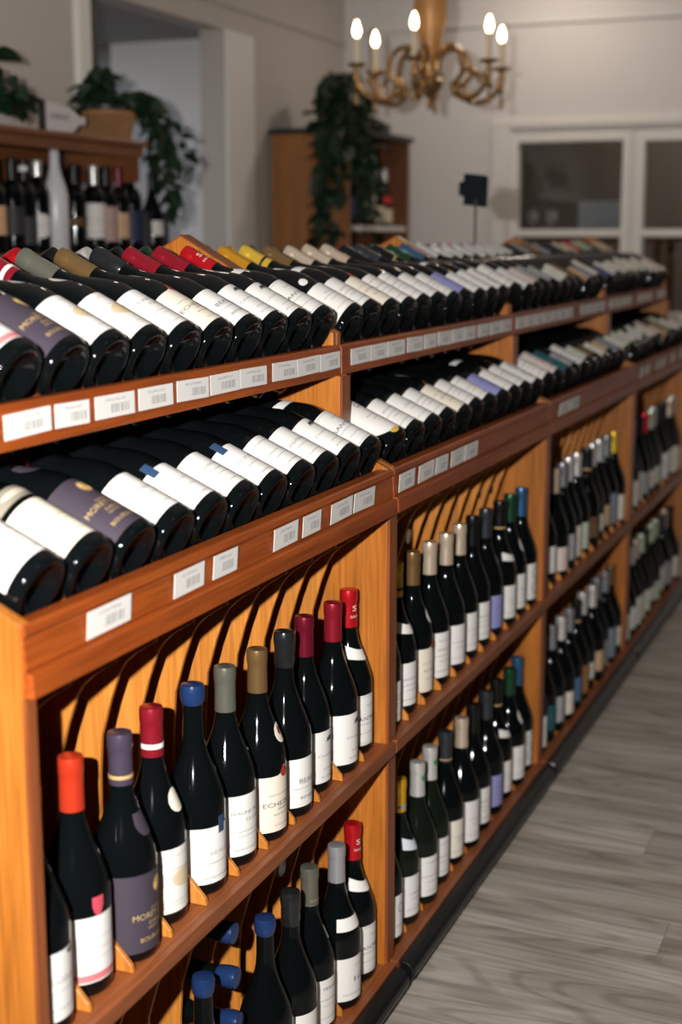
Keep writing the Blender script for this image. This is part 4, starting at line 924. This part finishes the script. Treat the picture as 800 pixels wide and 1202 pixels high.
pp = thing('hanging_plant', 'bushy dark green plant on the corner cabinet trailing down its side', 'plant', b0)
part('pot', MB().lathe([(0, 0), (.06, 0), (.075, .10), (.078, .115), (.07, .115), (0, .10)], 24, b0), M['pot'], pp, b0, smooth=True)
rnd = random.Random(21); vs_ = []
for k in range(22):
    aa = rnd.uniform(0, 2*math.pi); rr_ = rnd.uniform(.04, .16); vs_.append(vine(rnd, 6.60, 2.72, .62, rr_*math.cos(aa), rr_*math.sin(aa)*.8-.02, rnd.uniform(-.06, .14), 5, rnd.uniform(.08, .17)))
for k in range(9): vs_.append(vine(rnd, 6.60, 2.66, .62, rnd.uniform(-.32, -.24), rnd.uniform(-.14, .06), rnd.uniform(.25, .55), 9, rnd.uniform(.05, .12)))
for k in range(4): vs_.append(vine(rnd, 6.60, 2.66, .62, rnd.uniform(-.30, -.24), rnd.uniform(-.02, .06), rnd.uniform(.7, .95), 9, rnd.uniform(.05, .10)))
for k in range(5): vs_.append(vine(rnd, 6.60, 2.64, .62, rnd.uniform(-.26, -.12), rnd.uniform(-.17, -.12), rnd.uniform(.3, .6), 9, rnd.uniform(.02, .08)))
plant(pp, b0, vs_, .034, .034, .085, 8)
simple('small_speaker', MB().box(6.98, 7.07, 2.62, 2.70, .5155, .575), M['black'], 'small black box at the right end of the cabinet top', 'box', bevel=.006)

# ------------------------------------------------------------------ chandelier
cxx, cyy, zb = 5.535, 1.885, .70
b0 = (cxx, cyy, .48)
ch = thing('chandelier', 'brass six-armed candle chandelier with a gilt wooden column', 'chandelier', b0)
def lp(c, prof): return MB().lathe(prof, 28, c)
part('column', lp((cxx, cyy, 0), [(0, .625), (.022, .625), (.026, .66), (.030, .69), (.045, .76), (.064, .85), (.066, .90), (.055, .96), (.05, .99), (.075, 1.0), (.078, 1.02), (.03, 1.06), (.012, 1.07), (0, 1.07)]), M['gilt_wood'], ch, b0, smooth=True)
part('hub', lp((cxx, cyy, 0), [(0, .50), (.008, .505), (.014, .525), (.008, .545), (.03, .56), (.05, .59), (.055, .61), (.035, .625), (0, .626)]), M['brass'], ch, b0, smooth=True)
part('chain', MB().tube([(cxx, cyy, 1.07), (cxx, cyy, ZC)], .006, 8), M['brass'], ch, b0, smooth=True)
th0 = None
right = Vector((math.sin(YAW), -math.cos(YAW), 0)); back = Vector((math.cos(YAW), math.sin(YAW), 0))
for k in range(6):
    th = R([-15, 45, 104, 172, 225, 284][k])
    # sine gives the offset to the right in the picture, cosine the offset towards the viewer
    d = right*math.sin(th)-back*math.cos(th)
    def pt(r, z): return Vector((cxx, cyy, 0))+d*r+Vector((0, 0, z))
    am = []
    for i in range(26):                 # S-scroll: up and over near the hub, down, then out and up to the pan
        t_ = i/25
        if t_ < .5: a_ = math.pi*(1-t_*2*1.15); r = .100+.068*math.cos(a_); z = .650+.085*math.sin(a_)
        else:
            u_ = (t_-.5)*2; a_ = math.pi+ .1+u_*math.pi*.92; r = .205+.092*math.cos(a_); z = .60+.082*math.sin(a_)+.03*u_
        am.append((r, z))
    arm = part('arm', MB().tube([pt(r, z) for r, z in am], [.0105 if i % 5 else .0125 for i in range(26)], 8), M['brass'], ch, b0, smooth=True)
    cc = [(.200+.056*math.cos(a_), .585+.056*math.sin(a_)) for a_ in [2*math.pi*i/20 for i in range(19)]]
    part('scroll', MB().tube([pt(r, z) for r, z in cc], .0085, 8), M['brass'], ch, b0, smooth=True)
    c = pt(.298, 0)
    part('drip_pan', lp((c.x, c.y, 0), [(0, .560), (.006, .562), (.012, .575), (.006, .59), (.010, .60), (.016, .62), (.010, .64), (.012, .652), (.034, .660), (.038, .668), (.030, .668), (.014, .664), (.0, .664)]), M['brass'], ch, b0, smooth=True)
    cd = part('candle', lp((c.x, c.y, 0), [(0, .664), (.0105, .664), (.0105, .765), (.007, .768), (0, .768)]), M['candle'], ch, b0, smooth=True)
    part('flame_bulb', lp((c.x, c.y, 0), [(0, .768), (.008, .769), (.0135, .783), (.0140, .792), (.010, .810), (.004, .826), (0, .830)]), M['bulb'], ch, b0, parent=cd, smooth=True)
    part('finial', lp((c.x, c.y, 0), [(0, .505), (.005, .509), (.010, .522), (.006, .536), (.009, .548), (0, .56)]), M['brass'], ch, b0, smooth=True)
print('planks', nplank, 'objects', len(bpy.data.objects))
